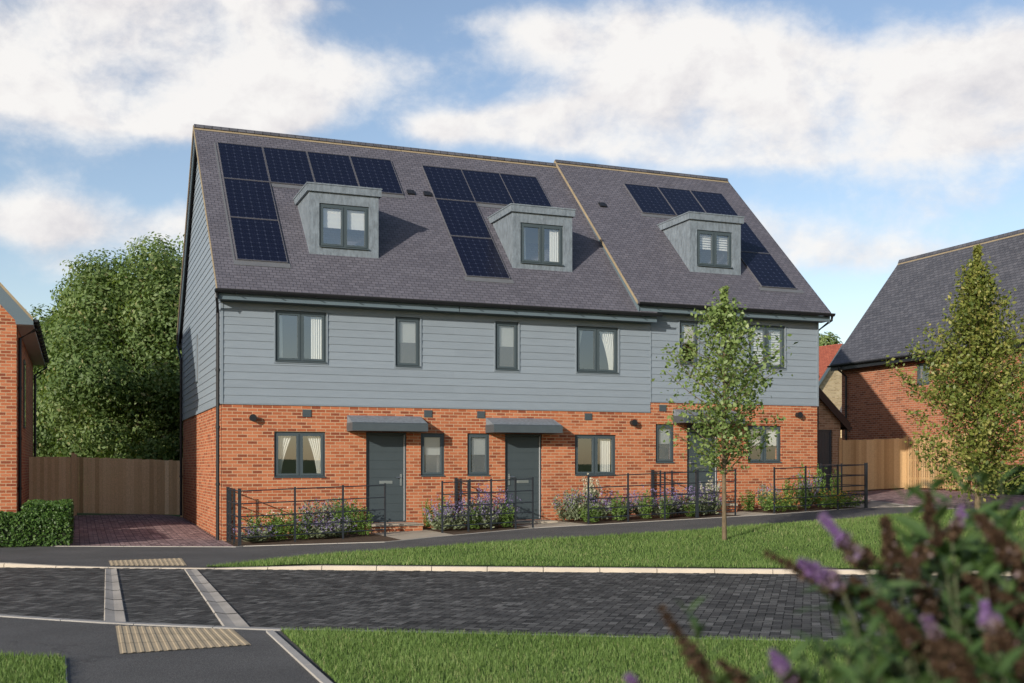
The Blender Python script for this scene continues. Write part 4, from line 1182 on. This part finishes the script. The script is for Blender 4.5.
def buff_house():
    apx = Vector((19.1, 65.0))
    r = Vector((0.5, -0.85)).normalized()
    ang = math.atan2(r.y, r.x)
    root = empty('buff_brick_house', (apx.x, apx.y, 0.8), ang, 'distant buff brick house with a red tiled roof seen between terrace and right house', 'house')
    half, Ln, za = 4.2, 11.0, 7.85
    k = 1.18
    ze = za - half*k
    b = MB(); b.prism([(-.3,-half,-.5),(-.3,half,-.5),(-.3,half,ze),(-.3,0,za),(-.3,-half,ze)], (.3,0,0)); b.box(-Ln,-.301,-half,-half+.3,-.5,ze); b.box(-Ln,-.301,half-.3,half,-.5,ze)
    b.prism([(-Ln,-half,-.5),(-Ln,half,-.5),(-Ln,half,ze),(-Ln,0,za),(-Ln,-half,ze)], (.29,0,0))
    b.build('brick_wall', M['brick3'], root)
    b = MB(); o = .4
    b.prism([(.25,-half-o,ze-o*k+.1),(.25,0,za+.12),(.25,half+o,ze-o*k+.1),(.25,half+o,ze-o*k),(.25,0,za),(.25,-half-o,ze-o*k)], (-Ln-.5,0,0)); rf = b.build('roof', M['redtile'], root)
    b = MB()
    for s in (1,-1): b.prism([(.27,s*(half+o),ze-o*k-.15),(.27,0,za-.15),(.27,0,za+.11),(.27,s*(half+o),ze-o*k+.09)], (.03,0,0))
    b.build('bargeboard', M['fascia'], rf)
    # small hipped grey porch on the gable
    b = MB(); py = 0.55
    b.prism([(.01,py-.8,3.6),(.01,py+.8,3.6),(.01,py+.8,3.72),(.01,py,4.9),(.01,py-.8,3.72)], (1.1,0,0)); b.build('porch_roof', M['slate2'], root)
    b = MB(); b.box(.02,1.0,py-.65,py+.65,1.6,3.58); pw = b.build('bay', M['brick3'], root)
    b = MB(); b.box(1.001,1.03,py-.5,py+.5,2.3,3.3); b.build('window', M['anth'], root)
buff_house()

# ------------------------------------------------------------------ fences
def board_fence(name, p, q, hgt, label, mat, posts=True, first_post=True, post_mat=None):
    """feather-edge boards between two ground points (world xy)"""
    p, q = Vector(p), Vector(q); d = q - p; L = d.length; ang = math.atan2(d.y, d.x)
    z0 = H(*p); z1 = H(*q)
    root = empty(name, (p.x, p.y, z0), ang, label, 'fence')
    gz = lambda x: (z1 - z0)*x/L
    b = MB(); x = 0.0
    while x < L - 0.02:
        w_ = 0.115 + random.uniform(-.008,.008); x2 = min(L, x + w_); t = random.gauss(0.5, 0.2); b.tone = min(1, max(0, t))
        h_ = hgt + random.uniform(-.012, .012)
        g = gz(x) + 0.06
        b.prism([(x+.005,0.012,g),(x2-.003,-0.022,g),(x2-.003,-0.006,g),(x+.005,0.022,g)], (0,0,h_-0.06-.0)); x = x2 - 0.004
    b.build('boards', mat, root)
    b = MB(); b.tone = .4
    for z in (0.35, hgt*.55, hgt-.25): b.prism([(0,.02,z),(L,.02,z+gz(L)),(L,.02,z+.08+gz(L)),(0,.02,z+.08)], (0,.04,0))
    b.build('rail', mat, root)
    if posts:
        n = max(1, round(L/2.6))
        for i in range(0 if first_post else 1, n+1):
            x = L*i/n; b = MB(); b.tone = 0.35 if i else 0.45
            b.box(x-.055, x+.055, -.035 if i in (0,n) else .021, .08, gz(x)-.1, gz(x)+hgt+.06); b.box(x-.07, x+.07, -.05 if i in (0,n) else .015, .095, gz(x)+hgt+.061, gz(x)+hgt+.085)
            b.build('post', post_mat or mat, root)
    return root
board_fence('board_fence', W(-3.1,10.0)[:2], W(-0.0,10.05)[:2], 1.74, 'brown feather-edge board fence across the back of the block-paved drive', M['wood'])
# the gate left of it
def gate():
    p, q = Vector(W(-4.35,9.6)[:2]), Vector(W(-3.2,9.6)[:2]); d = q - p; L = d.length
    root = empty('garden_gate', (p.x, p.y, H(*p)), math.atan2(d.y, d.x), 'brown boarded garden gate between the left brick house and the drive fence', 'gate')
    b = MB(); x = 0
    while x < L-.02:
        x2 = min(L, x+.1); b.tone = min(1,max(0,random.gauss(.55,.2))); b.box(x+.001, x2-.001, 0, .02, .06, 1.74); x = x2
    b.build('boards', M['wood'], root)
    b = MB(); b.tone=.4; b.box(L-.0, L+.1, -.05, .06, 0, 1.86); b.build('post', M['wood'], root)
    b = MB(); b.tone=.4; b.box(0, L, .021, .06, .3, .4); b.box(0, L, .021, .06, 1.4, 1.5); b.build('rail', M['wood'], root)
gate()
board_fence('board_fence', W(21.62,6.0)[:2], W(24.5,6.0)[:2], 1.82, 'shaded pine board fence between the outbuilding door and the sunlit fence', M['woodL'])
board_fence('board_fence', W(24.5,5.94)[:2], W(24.5,3.2)[:2], 1.82, 'sunlit orange pine board fence in front of the right brick house', M['woodL'], True, False)

# ------------------------------------------------------------------ estate railings
def railing(name, label, path, post_at, thick=()):
    """path of (u, v) corners; posts at given (u, v); five rails"""
    o = W(*path[0]); z0 = H(o.x, o.y)
    root = empty(name, (o.x, o.y, z0), ANG, label, 'railing', None)
    def loc(u, v): p = W(u, v); return Vector((u - path[0][0], v - path[0][1], H(p.x, p.y) + 0.01 - z0))
    for i, (u, v) in enumerate(post_at):
        c = loc(u, v); r_ = 0.032 if i in thick else 0.02
        b = MB(); b.box(c.x-r_, c.x+r_, c.y-(r_ if i in thick else .012), c.y+(r_ if i in thick else .012), c.z-.15, c.z+1.17)
        if i in thick: b.box(c.x-r_-.006, c.x+r_+.006, c.y-r_-.006, c.y+r_+.006, c.z+1.171, c.z+1.185)
        b.build('post', M['iron'], root)
    for hgt in (0.15, 0.36, 0.59, 0.86, 1.13):
        b = MB()
        for a, c in zip(path, path[1:]):
            A, C_ = loc(*a), loc(*c); A.z += hgt; C_.z += hgt; b.tube([A, C_], 0.014, 6)
        b.build('rail', M['iron'], root)
    return root
FV = -2.0
railing('estate_railing', 'black estate railing round the leftmost flower bed, with a return along the drive', [(0.12,-0.05),(0.12,FV),(3.26,FV)],
        [(0.12,-0.08),(0.12,-0.5),(0.12,-1.15),(0.12,FV),(1.28,FV),(2.32,FV),(3.26,FV)], (0,3))
railing('estate_railing', 'black estate railing before the bed between the first and second front doors', [(4.58,FV),(6.78,FV)], [(4.58,FV),(5.2,FV),(5.75,FV),(6.35,FV),(6.78,FV)])
railing('estate_railing', 'black railing run dividing the two gardens between the first and second doors', [(5.55,-0.05),(5.55,FV+.03)], [(5.55,-0.08),(5.55,-0.45),(5.55,-1.1)], (0,))
railing('estate_railing', 'black estate railing before the long lavender bed between second and third doors', [(8.2,FV),(12.25,FV)], [(8.2,FV),(9.25,FV),(10.25,FV),(11.15,FV),(12.25,FV)], (3,))
railing('estate_railing', 'black railing run dividing the gardens of the middle and right end houses', [(10.96,-0.05),(10.96,FV+.03)], [(10.96,-0.08),(10.96,-0.5),(10.96,-1.1)], (0,))
railing('estate_railing', 'black estate railing round the rightmost flower bed beside the drive to the outbuilding', [(13.4,FV),(16.25,FV),(16.25,-0.05)],
        [(13.4,FV),(14.35,FV),(15.35,FV),(16.25,FV),(16.25,-1.0),(16.25,-0.1)], (3,))

# ------------------------------------------------------------------ vegetation
def leaf_quads(P, size, bias=None, jitter=0.35, aspect=0.55):
    """kite-shaped leaves at points P; bias = preferred normals"""
    n = len(P)
    nr = RNG.normal(0, 1, (n, 3)); nr /= np.linalg.norm(nr, axis=1)[:, None]
    if bias is not None:
        nr = nr*0.9 + bias; nr /= np.linalg.norm(nr, axis=1)[:, None]
    a = RNG.normal(0, 1, (n, 3)); a -= (a*nr).sum(1)[:, None]*nr; a /= np.linalg.norm(a, axis=1)[:, None]
    b = np.cross(nr, a)
    s = (size*RNG.uniform(1-jitter, 1+jitter, n))[:, None]
    V = np.empty((n, 4, 3))
    V[:,0] = P - a*s*0.5; V[:,1] = P - a*s*0.05 + b*s*aspect*0.5 + nr*s*0.06; V[:,2] = P + a*s*0.5; V[:,3] = P - a*s*0.05 - b*s*aspect*0.5 + nr*s*0.06
    return V.reshape(-1, 3)

def limb(mb, p, q, r0, r1, bend=0.1, n=5, seg=7):
    p, q = Vector(p), Vector(q); d = q - p; L = d.length
    off = Vector((random.gauss(0,1), random.gauss(0,1), random.gauss(0,.5)))*bend*L
    pts = [p.lerp(q, t) + off*math.sin(math.pi*t) for t in [i/n for i in range(n+1)]]
    mb.tube(pts, r0, seg, r1); return pts

def big_tree(loc, label, R_, hgt, nclump, leaf, per, zmin, name='broadleaf_tree', sq=1.0):
    root = empty(name, loc, 0, label, 'tree')
    t = MB(); limb(t, (0,0,-.3), (0.1,0,hgt*0.62), .38, .16, .02, 6, 10)
    cent = []
    zc = (hgt + zmin)/2; rz = (hgt - zmin)/2
    tries = 0
    while len(cent) < nclump and tries < 20000:
        tries += 1
        u = np.array([random.gauss(0,1) for _ in range(3)]); u /= np.linalg.norm(u)
        rr = random.uniform(.35, 1.0)**0.5
        k = 1 + .12*math.sin(3*math.atan2(u[1],u[0])+1) - .18*max(0,u[2])*random.random()
        c = np.array([u[0]*R_*rr*k*0.86, u[1]*R_*rr*k*.86*sq, zc + u[2]*rz*rr*0.9*k])
        cent.append((c, random.uniform(.55, 1.15)*R_*0.25))
    for c, r in cent[::2]:
        z = hgt*random.uniform(.25,.55); limb(t, (0,0,z), tuple(c), .09, .02, .08, 4, 6)
    t.build('trunk', M['bark'], root)
    PS, BS, TS = [], [], []
    for c, r in cent:
        n = int(per*(r/(R_*.21))**2)
        u = RNG.normal(0,1,(n,3)); u /= np.linalg.norm(u,axis=1)[:,None]
        rr = RNG.uniform(.1,1,n)**.42
        p = c + u*rr[:,None]*r*np.array([1.1,1.1,.85])
        PS.append(p); BS.append(u*1.3 + np.array([0,0,.35])); TS.append(np.clip(RNG.normal(.43+random.uniform(-.24,.24),.15,n),0,.95))
    P = np.concatenate(PS); B = np.concatenate(BS); T = np.concatenate(TS)
    k = P[:,2] > max(.3, zmin*0.6); P, B, T = P[k], B[k], T[k]
    T[RNG.random(len(T)) < .025] = 1
    np_mesh('crown', leaf_quads(P, leaf, B), None, 4, M['leaf_oak'], root, T)
    return root
big_tree((-14.7, 47.0, 0.2), 'large dark green broadleaf tree rising behind the drive fence', 5.3, 12.1, 310, 0.17, 500, -1.8)
big_tree((-18.2, 49.5, 0.2), 'lower dark green broadleaf tree at the left behind the brick house', 4.5, 10.3, 230, 0.17, 500, -1.8)
big_tree((23.0, 84, 1.0), 'distant round dark tree above the red tiled roof', 3.4, 11.2, 55, 0.3, 300, 3.0)

def young_tree(name, loc, label, hgt, base, wid, prof, nbr, leaf, nleaf, mat, trunk_r, up=0.9, droop=0.0):
    """slender tree: leader with ascending branches, leaves along the outer part of each"""
    root = empty(name, loc, 0, label, 'tree')
    t = MB(); lead = limb(t, (0,0,-.2), (random.gauss(0,.03), random.gauss(0,.03), hgt*.97), trunk_r, .008, .006, 10, 10)
    P, tone_ = [], []
    ga = 2.39996
    for i in range(nbr):
        f = (i + .5)/nbr
        z = base + (hgt - base)*f**0.95*.9
        rad = wid*prof(f)*random.uniform(.5, 1.3); a = i*ga + random.gauss(0,.3)
        tip = Vector((math.cos(a)*rad, math.sin(a)*rad, z + rad*up*random.uniform(.6,1.2)))
        st = Vector((0,0,z))
        pts = limb(t, st, tip, .005 + .012*(1-f), .003, .05, 4, 5)
        L = (tip - st).length; n = int(nleaf/nbr*(0.35 + 1.1*prof(f)))
        tw = random.gauss(0, .12)
        for _ in range(n):
            s = random.uniform(.12, 1.0)**.75
            q = st.lerp(tip, s); sp_ = .045 + .055*wid*(1 - abs(s-.6))
            P.append((q.x + random.gauss(0,sp_), q.y + random.gauss(0,sp_), q.z + random.gauss(0,sp_))); tone_.append(min(1,max(0,random.gauss(.45+tw,.22))))
    for _ in range(int(nleaf*.03)):
        P.append((random.gauss(0,.035), random.gauss(0,.035), hgt - abs(random.gauss(0,.25)))); tone_.append(.6)
    t.build('trunk', M['bark'], root)
    P = np.array(P); b = np.zeros_like(P); b[:,2] = .5
    np_mesh('crown', leaf_quads(P, leaf, b, .4, .6), None, 4, mat, root, tone_)
    return root
tx, ty = G(724.5, 541)
random.seed(21)
young_tree('street_tree', (tx, ty, H(tx,ty)), 'slender young street tree with pale green leaves on the lawn before the third door', 4.95, 1.25, 1.62,
           lambda f: (0.25 + 1.15*f)*(f < .38) + (f >= .38)*(1.0 - 1.0*(f-.38)/.62)*.72 + .05 if f > .12 else .62, 80, 0.088, 7000, M['leaf_street'], .05, .75)
hx, hy_ = G(977, 517)
young_tree('hornbeam_tree', (hx, hy_, H(hx,hy_)), 'dense yellow-green upright tree before the right brick house', 6.15, .38, 1.6,
           lambda f: min(1.0, .52 + f*2.0)*(1 - max(0, f-.25)/.75*0.93), 150, 0.092, 20500, M['leaf_horn'], .075, .85)

def hedge(label, boxes, leaf, dens, name='hedge'):
    """clipped hedge from (u0, u1, v0, v1, h) boxes"""
    u0, _, v0, _, _ = boxes[0]; o = W(u0, v0); root = empty(name, (o.x, o.y, H(o.x, o.y)), ANG, label, 'hedge')
    P, B = [], []
    core = MB()
    for (a, b, c, d, h_) in boxes:
        a, b, c, d = a-u0, b-u0, c-v0, d-v0
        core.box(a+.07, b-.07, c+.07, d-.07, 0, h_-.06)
        for (ax, area) in (('t',(b-a)*(d-c)), ('f',(b-a)*h_), ('k',(b-a)*h_), ('l',(d-c)*h_), ('r',(d-c)*h_)):
            n = int(area*dens); x = RNG.uniform(a,b,n); y = RNG.uniform(c,d,n); z = RNG.uniform(.03,h_,n); dd = np.abs(RNG.normal(0,.045,n)) - .025
            z0 = np.zeros(n)
            if ax == 't': p = np.stack([x,y,h_-dd],1); nb = (0,0,1)
            elif ax == 'f': p = np.stack([x,c+dd,z],1); nb = (0,-1,.3)
            elif ax == 'k': p = np.stack([x,d-dd,z],1); nb = (0,1,.3)
            elif ax == 'l': p = np.stack([a+dd,y,z],1); nb = (-1,0,.3)
            else: p = np.stack([b-dd,y,z],1); nb = (1,0,.3)
            P.append(p); B.append(np.tile(np.array(nb)*.9,(n,1)))
    P = np.concatenate(P); B = np.concatenate(B)
    P += .018*np.sin(P[:,[1,2,0]]*9)
    np_mesh('foliage', leaf_quads(P, leaf, B, .4, .6), None, 4, M['leaf_hedge'], root, np.clip(RNG.normal(.5,.22,len(P)),0,1))
    core.build('twigs', M['core'], root)
hedge('clipped green box hedge at the left edge of the block-paved drive', [(-4.1,-3.18,-0.78,2.6,.84),(-9.5,-3.19,-0.86,0.0,.68)], .06, 1500)
hedge('low clipped hedge under the right brick house behind the yellow-green tree', [(23.1,24.0,-3.4,1.4,.85)], .07, 900)

# bed plants ---------------------------------------------------------
def blades(n, spread, h0, h1, wid, base_r, lean=.35):
    a = RNG.uniform(0,2*np.pi,n); r = np.sqrt(RNG.random(n))
    bx, by = np.cos(a)*r*base_r, np.sin(a)*r*base_r
    hh = RNG.uniform(h0,h1,n)*(1 - .25*r*r)
    tx_, ty_ = bx + np.cos(a)*r*spread*lean + RNG.normal(0,.02,n), by + np.sin(a)*r*spread*lean + RNG.normal(0,.02,n)
    th = RNG.uniform(0,np.pi,n)
    return np.stack([bx,by,np.zeros(n)],1), np.stack([tx_,ty_,hh],1), th
def leafy_stems(name, parent, B, T, th, mat, lw, per, lo=0.0, hi=1.0, ll=.05):
    n = len(B); s = RNG.uniform(lo, hi, (n, per)); P = B[:,None,:]*(1-s[...,None]) + T[:,None,:]*s[...,None]
    P = P.reshape(-1,3) + RNG.normal(0, lw, (n*per,3)); b = np.zeros_like(P); b[:,2] = .2
    d = RNG.normal(0,1,(len(P),3)); d[:,2] = np.abs(d[:,2])+1.0; d /= np.linalg.norm(d,axis=1)[:,None]
    sd_ = np.cross(d, RNG.normal(0,1,(len(P),3))); sd_ /= np.linalg.norm(sd_,axis=1)[:,None]
    L = ll*RNG.uniform(.6,1.3,(len(P),1)); Wd = L*.26
    V = np.empty((len(P),4,3)); V[:,0] = P; V[:,1] = P + d*L*.5 + sd_*Wd; V[:,2] = P + d*L; V[:,3] = P + d*L*.5 - sd_*Wd
    return np_mesh(name, V.reshape(-1,3), None, 4, mat, parent, np.clip(RNG.normal(.5,.25,len(P)),0,1))
def plant(kind):
    if kind == 'lavender':
        root = empty('lavender_bush', (0,0,0)); B, T, th = blades(60, .5, .5, 1.12, .01, .13, .6)
        leafy_stems('foliage', root, B, T, th, M['leaf_grey'], .012, 9, .05, .62, .10)
        leafy_stems('flowers', root, B, T, th, M['purple'], .009, 9, .60, 1.02, .044)
    elif kind == 'pale':
        root = empty('catmint_bush', (0,0,0)); B, T, th = blades(60, .5, .6, 1.0, .01, .15, .45)
        leafy_stems('foliage', root, B, T, th, M['leaf_grey'], .014, 14, .05, .9, .075)
        leafy_stems('flowers', root, B, T, th, M['purple'], .012, 4, .6, 1.0, .045)
    elif kind == 'silver':
        root = empty('silver_leaf_plant', (0,0,0)); B, T, th = blades(26, .5, .7, 1.0, .01, .10, .4)
        leafy_stems('foliage', root, B, T, th, M['leaf_grey'], .016, 16, .05, .75, .10)
        leafy_stems('flowers', root, B, T, th, M['silver'], .014, 16, .6, 1.02, .05)
    elif kind == 'rosemary':
        root = empty('rosemary_bush', (0,0,0)); B, T, th = blades(20, .4, .55, 1.12, .01, .115, .22)
        leafy_stems('foliage', root, B, T, th, M['leaf_bed'], .010, 36, .02, 1.0, .060)
    elif kind == 'daisy':
        root = empty('daisy_clump', (0,0,0)); B, T, th = blades(70, .5, .5, .95, .01, .18, .5)
        leafy_stems('foliage', root, B, T, th, M['leaf_bed'], .03, 13, .05, .95, .07)
        leafy_stems('flowers', root, B, T, th, M['white'], .012, 1, .92, 1.0, .032)
    else:
        root = empty('sedum_clump', (0,0,0)); B, T, th = blades(60, .5, .5, .95, .01, .2, .5)
        leafy_stems('foliage', root, B, T, th, M['leaf_bed'], .035, 14, .1, .95, .075)
        leafy_stems('flowers', root, B, T, th, M['yellow'], .02, 3, .95, 1.02, .045)
    for ch in root.children:
        if ch.name.startswith('flowers'): ch['kind'] = 'stuff'
    return root
DESC = {'lavender': ('purple-flowered lavender bush', 'lavender'), 'pale': ('pale mauve catmint bush', 'catmint'), 'silver': ('tall silvery plume plant', 'shrub'),
        'rosemary': ('upright green rosemary bush', 'rosemary'), 'daisy': ('white-flowered green clump', 'flower'), 'sedum': ('low yellow-flowered green clump', 'flower')}
PLACE = {'A': 'left of the first door', 'B': 'between first and second doors', 'C': 'right of the second door', 'D': 'at the terrace right end'}
PL = [('A','lavender',.5,-1.6,.42,1.25),('A','daisy',.75,-.9,.75,1),('A','daisy',1.35,-.8,.80,1),('A','rosemary',1.0,-1.5,.52,1.3),('A','rosemary',1.5,-1.55,.5,1.3),('A','pale',1.95,-.7,.92,1),
      ('A','pale',2.3,-.6,.95,1),('A','lavender',1.85,-1.6,.5,1.2),('A','lavender',2.2,-1.55,.5,1.2),('A','rosemary',2.5,-1.0,.85,1),('A','rosemary',2.75,-1.3,.8,1),('A','pale',2.65,-.5,.95,.9),('A','rosemary',2.9,-1.6,.62,.9),
      ('B','rosemary',4.75,-.35,.70,.7),('B','rosemary',5.1,-.45,.75,1),('B','lavender',4.75,-1.4,.72,1.1),('B','lavender',5.1,-1.5,.78,1.1),('B','rosemary',5.0,-1.0,.6,.9),('B','lavender',5.75,-1.0,1.05,1),('B','lavender',6.1,-1.3,1.0,1),
      ('B','rosemary',5.5,-1.6,.6,1),('B','rosemary',6.25,-1.7,.62,.9),('B','lavender',6.45,-1.2,.7,1),('B','lavender',5.75,-1.65,.65,1),
      ('C','pale',8.25,-.6,.8,1),('C','pale',8.45,-.9,.92,1),('C','silver',8.85,-.7,1.2,1),('C','rosemary',8.45,-1.6,.45,1.4),('C','lavender',9.0,-1.0,.75,1.1),('C','rosemary',9.2,-1.6,.7,1),('C','lavender',9.5,-1.1,.72,1.1),
      ('C','rosemary',9.95,-1.6,.72,.9),('C','lavender',10.15,-1.1,.75,1),('C','lavender',10.6,-1.3,.72,1.2),('C','rosemary',10.4,-1.75,.6,.8),('C','lavender',11.2,-1.1,.78,1.2),('C','lavender',11.6,-1.4,.8,1.1),('C','rosemary',11.15,-1.75,.4,1),('C','lavender',11.95,-1.3,.72,1),('C','silver',12.2,-.9,.98,1),
      ('D','rosemary',13.5,-.7,.55,1.4),('D','sedum',13.7,-1.6,.58,1.1),('D','pale',13.95,-1.0,.78,1),('D','rosemary',14.45,-1.1,.85,1),('D','rosemary',14.2,-1.65,.72,.9),('D','rosemary',14.85,-1.3,.80,1),('D','lavender',15.1,-1.0,.95,1),
      ('D','sedum',15.45,-1.6,.56,1.2),('D','rosemary',15.3,-.6,1.2,.9),('D','rosemary',15.75,-.7,1.15,1),('D','rosemary',16.05,-1.0,1.0,.7),('D','sedum',16.0,-1.65,.45,1)]
ORD = ['leftmost', 'second', 'third', 'fourth', 'fifth', 'sixth', 'seventh', 'eighth']
protos = {}
from collections import defaultdict
cnt = defaultdict(list)
for i, p in enumerate(PL): cnt[p[0], p[1]].append((p[2], i))
rank = {}
for k, l in cnt.items():
    for r_, (u, i) in enumerate(sorted(l)): rank[i] = (r_, len(l))
for i, (bed, kind, u, v, hgt, wd) in enumerate(PL):
    if kind not in protos: protos[kind] = o = plant(kind)
    else: o = copy_tree(protos[kind])
    p = W(u, v); o.location = (p.x, p.y, H(p.x, p.y) + .02); o.rotation_euler = (0, 0, random.uniform(0, 6.28)); o.scale = (wd*1.05, wd*1.05, hgt)
    r_, n = rank[i]; ds, cat = DESC[kind]
    if n == 1: lab = f'{ds} {PLACE[bed]}'
    elif r_ == 0: lab = f'leftmost {ds} {PLACE[bed]}'
    elif r_ == n - 1: lab = f'rightmost {ds} {PLACE[bed]}'
    else: lab = f'{ORD[r_]} {ds} from left, {PLACE[bed]}'
    tag(o, lab, cat, 'plants in the front garden beds')

# ------------------------------------------------------------------ buddleia in the foreground
def buddleia():
    base = Vector((0.72, 1.45, -0.08))
    root = empty('buddleia_bush', base, 0, 'out-of-focus buddleia bush in the right foreground with faded brown and purple flower spikes', 'shrub')
    rnd = random.Random(5)
    stems = MB(); LP = []
    # tip pixel, foot pixel, distance, thickness (m), purple share at the tip
    SP = [((822,517),(866,566),1.62,.022,.55),((766,553),(850,596),1.70,.021,.0),((800,561),(842,588),1.58,.024,.75),((884,518),(897,574),1.75,.026,.0),((928,492),(934,548),1.85,.020,.0),
          ((978,516),(1026,574),1.6,.027,.0),((950,528),(902,572),1.78,.021,.0),((962,508),(952,540),1.7,.018,.35),((984,603),(996,650),1.45,.021,.5),((926,618),(972,700),1.35,.036,.05),
          ((661,608),(722,700),1.5,.020,.0),((772,652),(808,708),1.4,.024,.35),((628,676),(664,720),1.45,.022,.1),((852,578),(908,640),1.66,.024,.0),((905,560),(935,618),1.68,.026,.0),
          ((965,575),(1030,618),1.66,.023,.0),((1000,628),(1040,690),1.4,.028,.0),((1020,585),(1050,640),1.72,.024,.0),((880,600),(925,655),1.52,.024,.0),((940,560),(985,600),1.8,.02,.0),
          ((1000,560),(1045,590),1.85,.02,.0),((866,548),(900,600),1.9,.018,.0),((720,662),(775,712),1.5,.022,.0),((1010,655),(1050,710),1.55,.026,.2)]
    for (t, f_, D, th, pur) in SP:
        tip = at(t[0], t[1], D) - base; ft = at(f_[0], f_[1], D + rnd.uniform(-.03,.06)) - base
        ax = (tip - ft); L = ax.length; axn = ax.normalized()
        sd1 = axn.cross(Vector((.3,1,.2))).normalized(); sd2 = axn.cross(sd1)
        n = int(900*L/.08*th/.024)
        V, T = [], []; lump = [rnd.uniform(.6,1.3) for _ in range(8)]
        for _ in range(n):
            s = rnd.random()
            # whorled clusters that taper to the tip
            sw = (round(s*11)/11)*.55 + s*.45
            r = th*.5*(1 - sw**2.2*.72)*rnd.uniform(.45,1.15)*(.62 + .55*abs(math.sin(sw*9*math.pi + th*400)))*lump[min(7, int(sw*8))]; a = rnd.uniform(0, 6.283)
            c = ft + ax*sw + (sd1*math.cos(a) + sd2*math.sin(a))*r
            q = .0042*rnd.uniform(.6,1.4)
            d1 = Vector((rnd.gauss(0,1),rnd.gauss(0,1),rnd.gauss(0,1))).normalized(); d2 = d1.cross(Vector((rnd.gauss(0,1),rnd.gauss(0,1),rnd.gauss(0,1)))).normalized()
            for pt in (c - d1*q, c + d2*q*.7, c + d1*q, c - d2*q*.7): V.append(tuple(pt))
            if pur and sw > 1 - pur*.8 + rnd.gauss(0,.06): T.append(min(1, max(.62, rnd.gauss(.85,.12))))
            elif sw > 1 - pur - .18 and pur and rnd.random() < .55: T.append(rnd.uniform(.58,.70))
            else: T.append(min(.62, max(0, rnd.gauss(.27,.15))))
        np_mesh('flower_spike', np.array(V), None, 4, M['floret'], root, T)
        # stem from the spike's foot down into the bush
        low = Vector((ft.x*.45 + rnd.gauss(0,.05), ft.y*.4 + rnd.gauss(0,.05), max(0.05, ft.z*.35)))
        mid = ft.lerp(low, .5) + Vector((rnd.gauss(0,.03), rnd.gauss(0,.03), .05))
        pts = [tip.lerp(ft,.2), ft, ft.lerp(mid,.5) - axn*.02, mid, low, Vector((rnd.gauss(0,.06), rnd.gauss(0,.06), 0))]
        stems.tube(pts[::-1], .005, 6, .0015)
        for a_, b_ in zip(pts[1:4], pts[2:5]):
            for s in (.15,.45,.8):
                c = a_.lerp(b_, s); aa = rnd.uniform(0, 6.28)
                for k in (0, math.pi):
                    LP.append((c, Vector((math.cos(aa+k), math.sin(aa+k), rnd.uniform(-.5,.35))).normalized(), rnd.uniform(.05,.11)))
        for k in range(4):
            aa = rnd.uniform(0,6.28); LP.append((ft + axn*rnd.uniform(-.02,.02), (Vector((math.cos(aa), math.sin(aa), .2)) ).normalized(), rnd.uniform(.035,.065)))
    # leafy green shoots, some overtopping the flowers
    for (x, y, D) in ((932,470,1.9),(938,505,1.95),(905,500,2.0),(1000,505,2.0),(868,640,1.45),(845,660,1.4),(820,640,1.5),(905,665,1.35),(985,670,1.35),(1015,610,1.7),(830,600,1.75),(890,620,1.6),(945,650,1.5),(880,585,1.8),(960,545,1.9),(790,665,1.5),(690,620,1.52),(860,680,1.3),(930,690,1.3),(1000,690,1.3),(815,690,1.35),(965,625,1.6),(1010,545,1.9),(915,545,1.95),(870,610,1.7),(905,640,1.6),(925,600,1.8),(950,585,1.75),(980,560,1.85),(990,620,1.6),(960,690,1.4),(1020,640,1.5),(1015,690,1.4),(845,690,1.45),(900,690,1.4),(880,660,1.55),(1005,575,1.8),(940,620,1.9),(975,650,1.7),(1030,600,1.8),(915,575,2.0),(895,545,2.0),(860,600,1.9),(955,510,2.0),(985,535,2.0),(770,690,1.4),(740,690,1.5),(1000,480,2.1),(1015,500,2.0),(980,470,2.15),(960,480,2.1),(1020,530,1.8),(935,520,2.0),(970,550,1.9),(920,530,2.1),(1005,520,1.9),(945,560,1.7),(880,570,1.9),(850,620,1.7),(865,655,1.5),(900,600,1.6),(985,580,1.6),(1010,660,1.45),(935,670,1.4),(965,660,1.45),(830,660,1.55),(815,670,1.6),(800,690,1.5),(870,690,1.4)):
        tip = at(x, y, D) - base; low = Vector((tip.x*.6 + rnd.gauss(0,.04), tip.y*.6, max(.05, tip.z - .45)))
        stems.tube([low, low.lerp(tip,.5) + Vector((rnd.gauss(0,.01),0,0)), tip], .004, 5, .001)
        for k in range(13):
            s = 1 - k*.07 + rnd.gauss(0,.01); c = low.lerp(tip, max(.05,s)); aa = k*1.57 + rnd.gauss(0,.3)
            for kk in (0, math.pi): LP.append((c, Vector((math.cos(aa+kk), math.sin(aa+kk), .75 - .06*k + rnd.gauss(0,.2))).normalized(), rnd.uniform(.04,.065) + .005*k))
    stems.build('stems', M['twig'], root)
    lv = MB()
    for (c, d, L) in LP:
        s = d.cross(Vector((rnd.gauss(0,.3), rnd.gauss(0,.3), 1))).normalized(); n_ = s.cross(d)
        w_ = L*.14; lv.tone = min(1, max(0, rnd.gauss(.5,.25)))
        mid1, mid2, tip = c + d*L*.35 + n_*L*.04, c + d*L*.7 + n_*L*.03, c + d*L - n_*L*.06
        lv.poly([c, mid1 + s*w_ + n_*L*.03, mid1]); lv.poly([c, mid1, mid1 - s*w_ + n_*L*.03])
        lv.poly([mid1, mid1 + s*w_ + n_*L*.03, mid2 + s*w_*.8 + n_*L*.02, mid2]); lv.poly([mid1, mid2, mid2 - s*w_*.8 + n_*L*.02, mid1 - s*w_ + n_*L*.03])
        lv.poly([mid2, mid2 + s*w_*.8 + n_*L*.02, tip]); lv.poly([mid2, tip, mid2 - s*w_*.8 + n_*L*.02])
    lv.build('leaves', M['budleaf'], root)
buddleia()
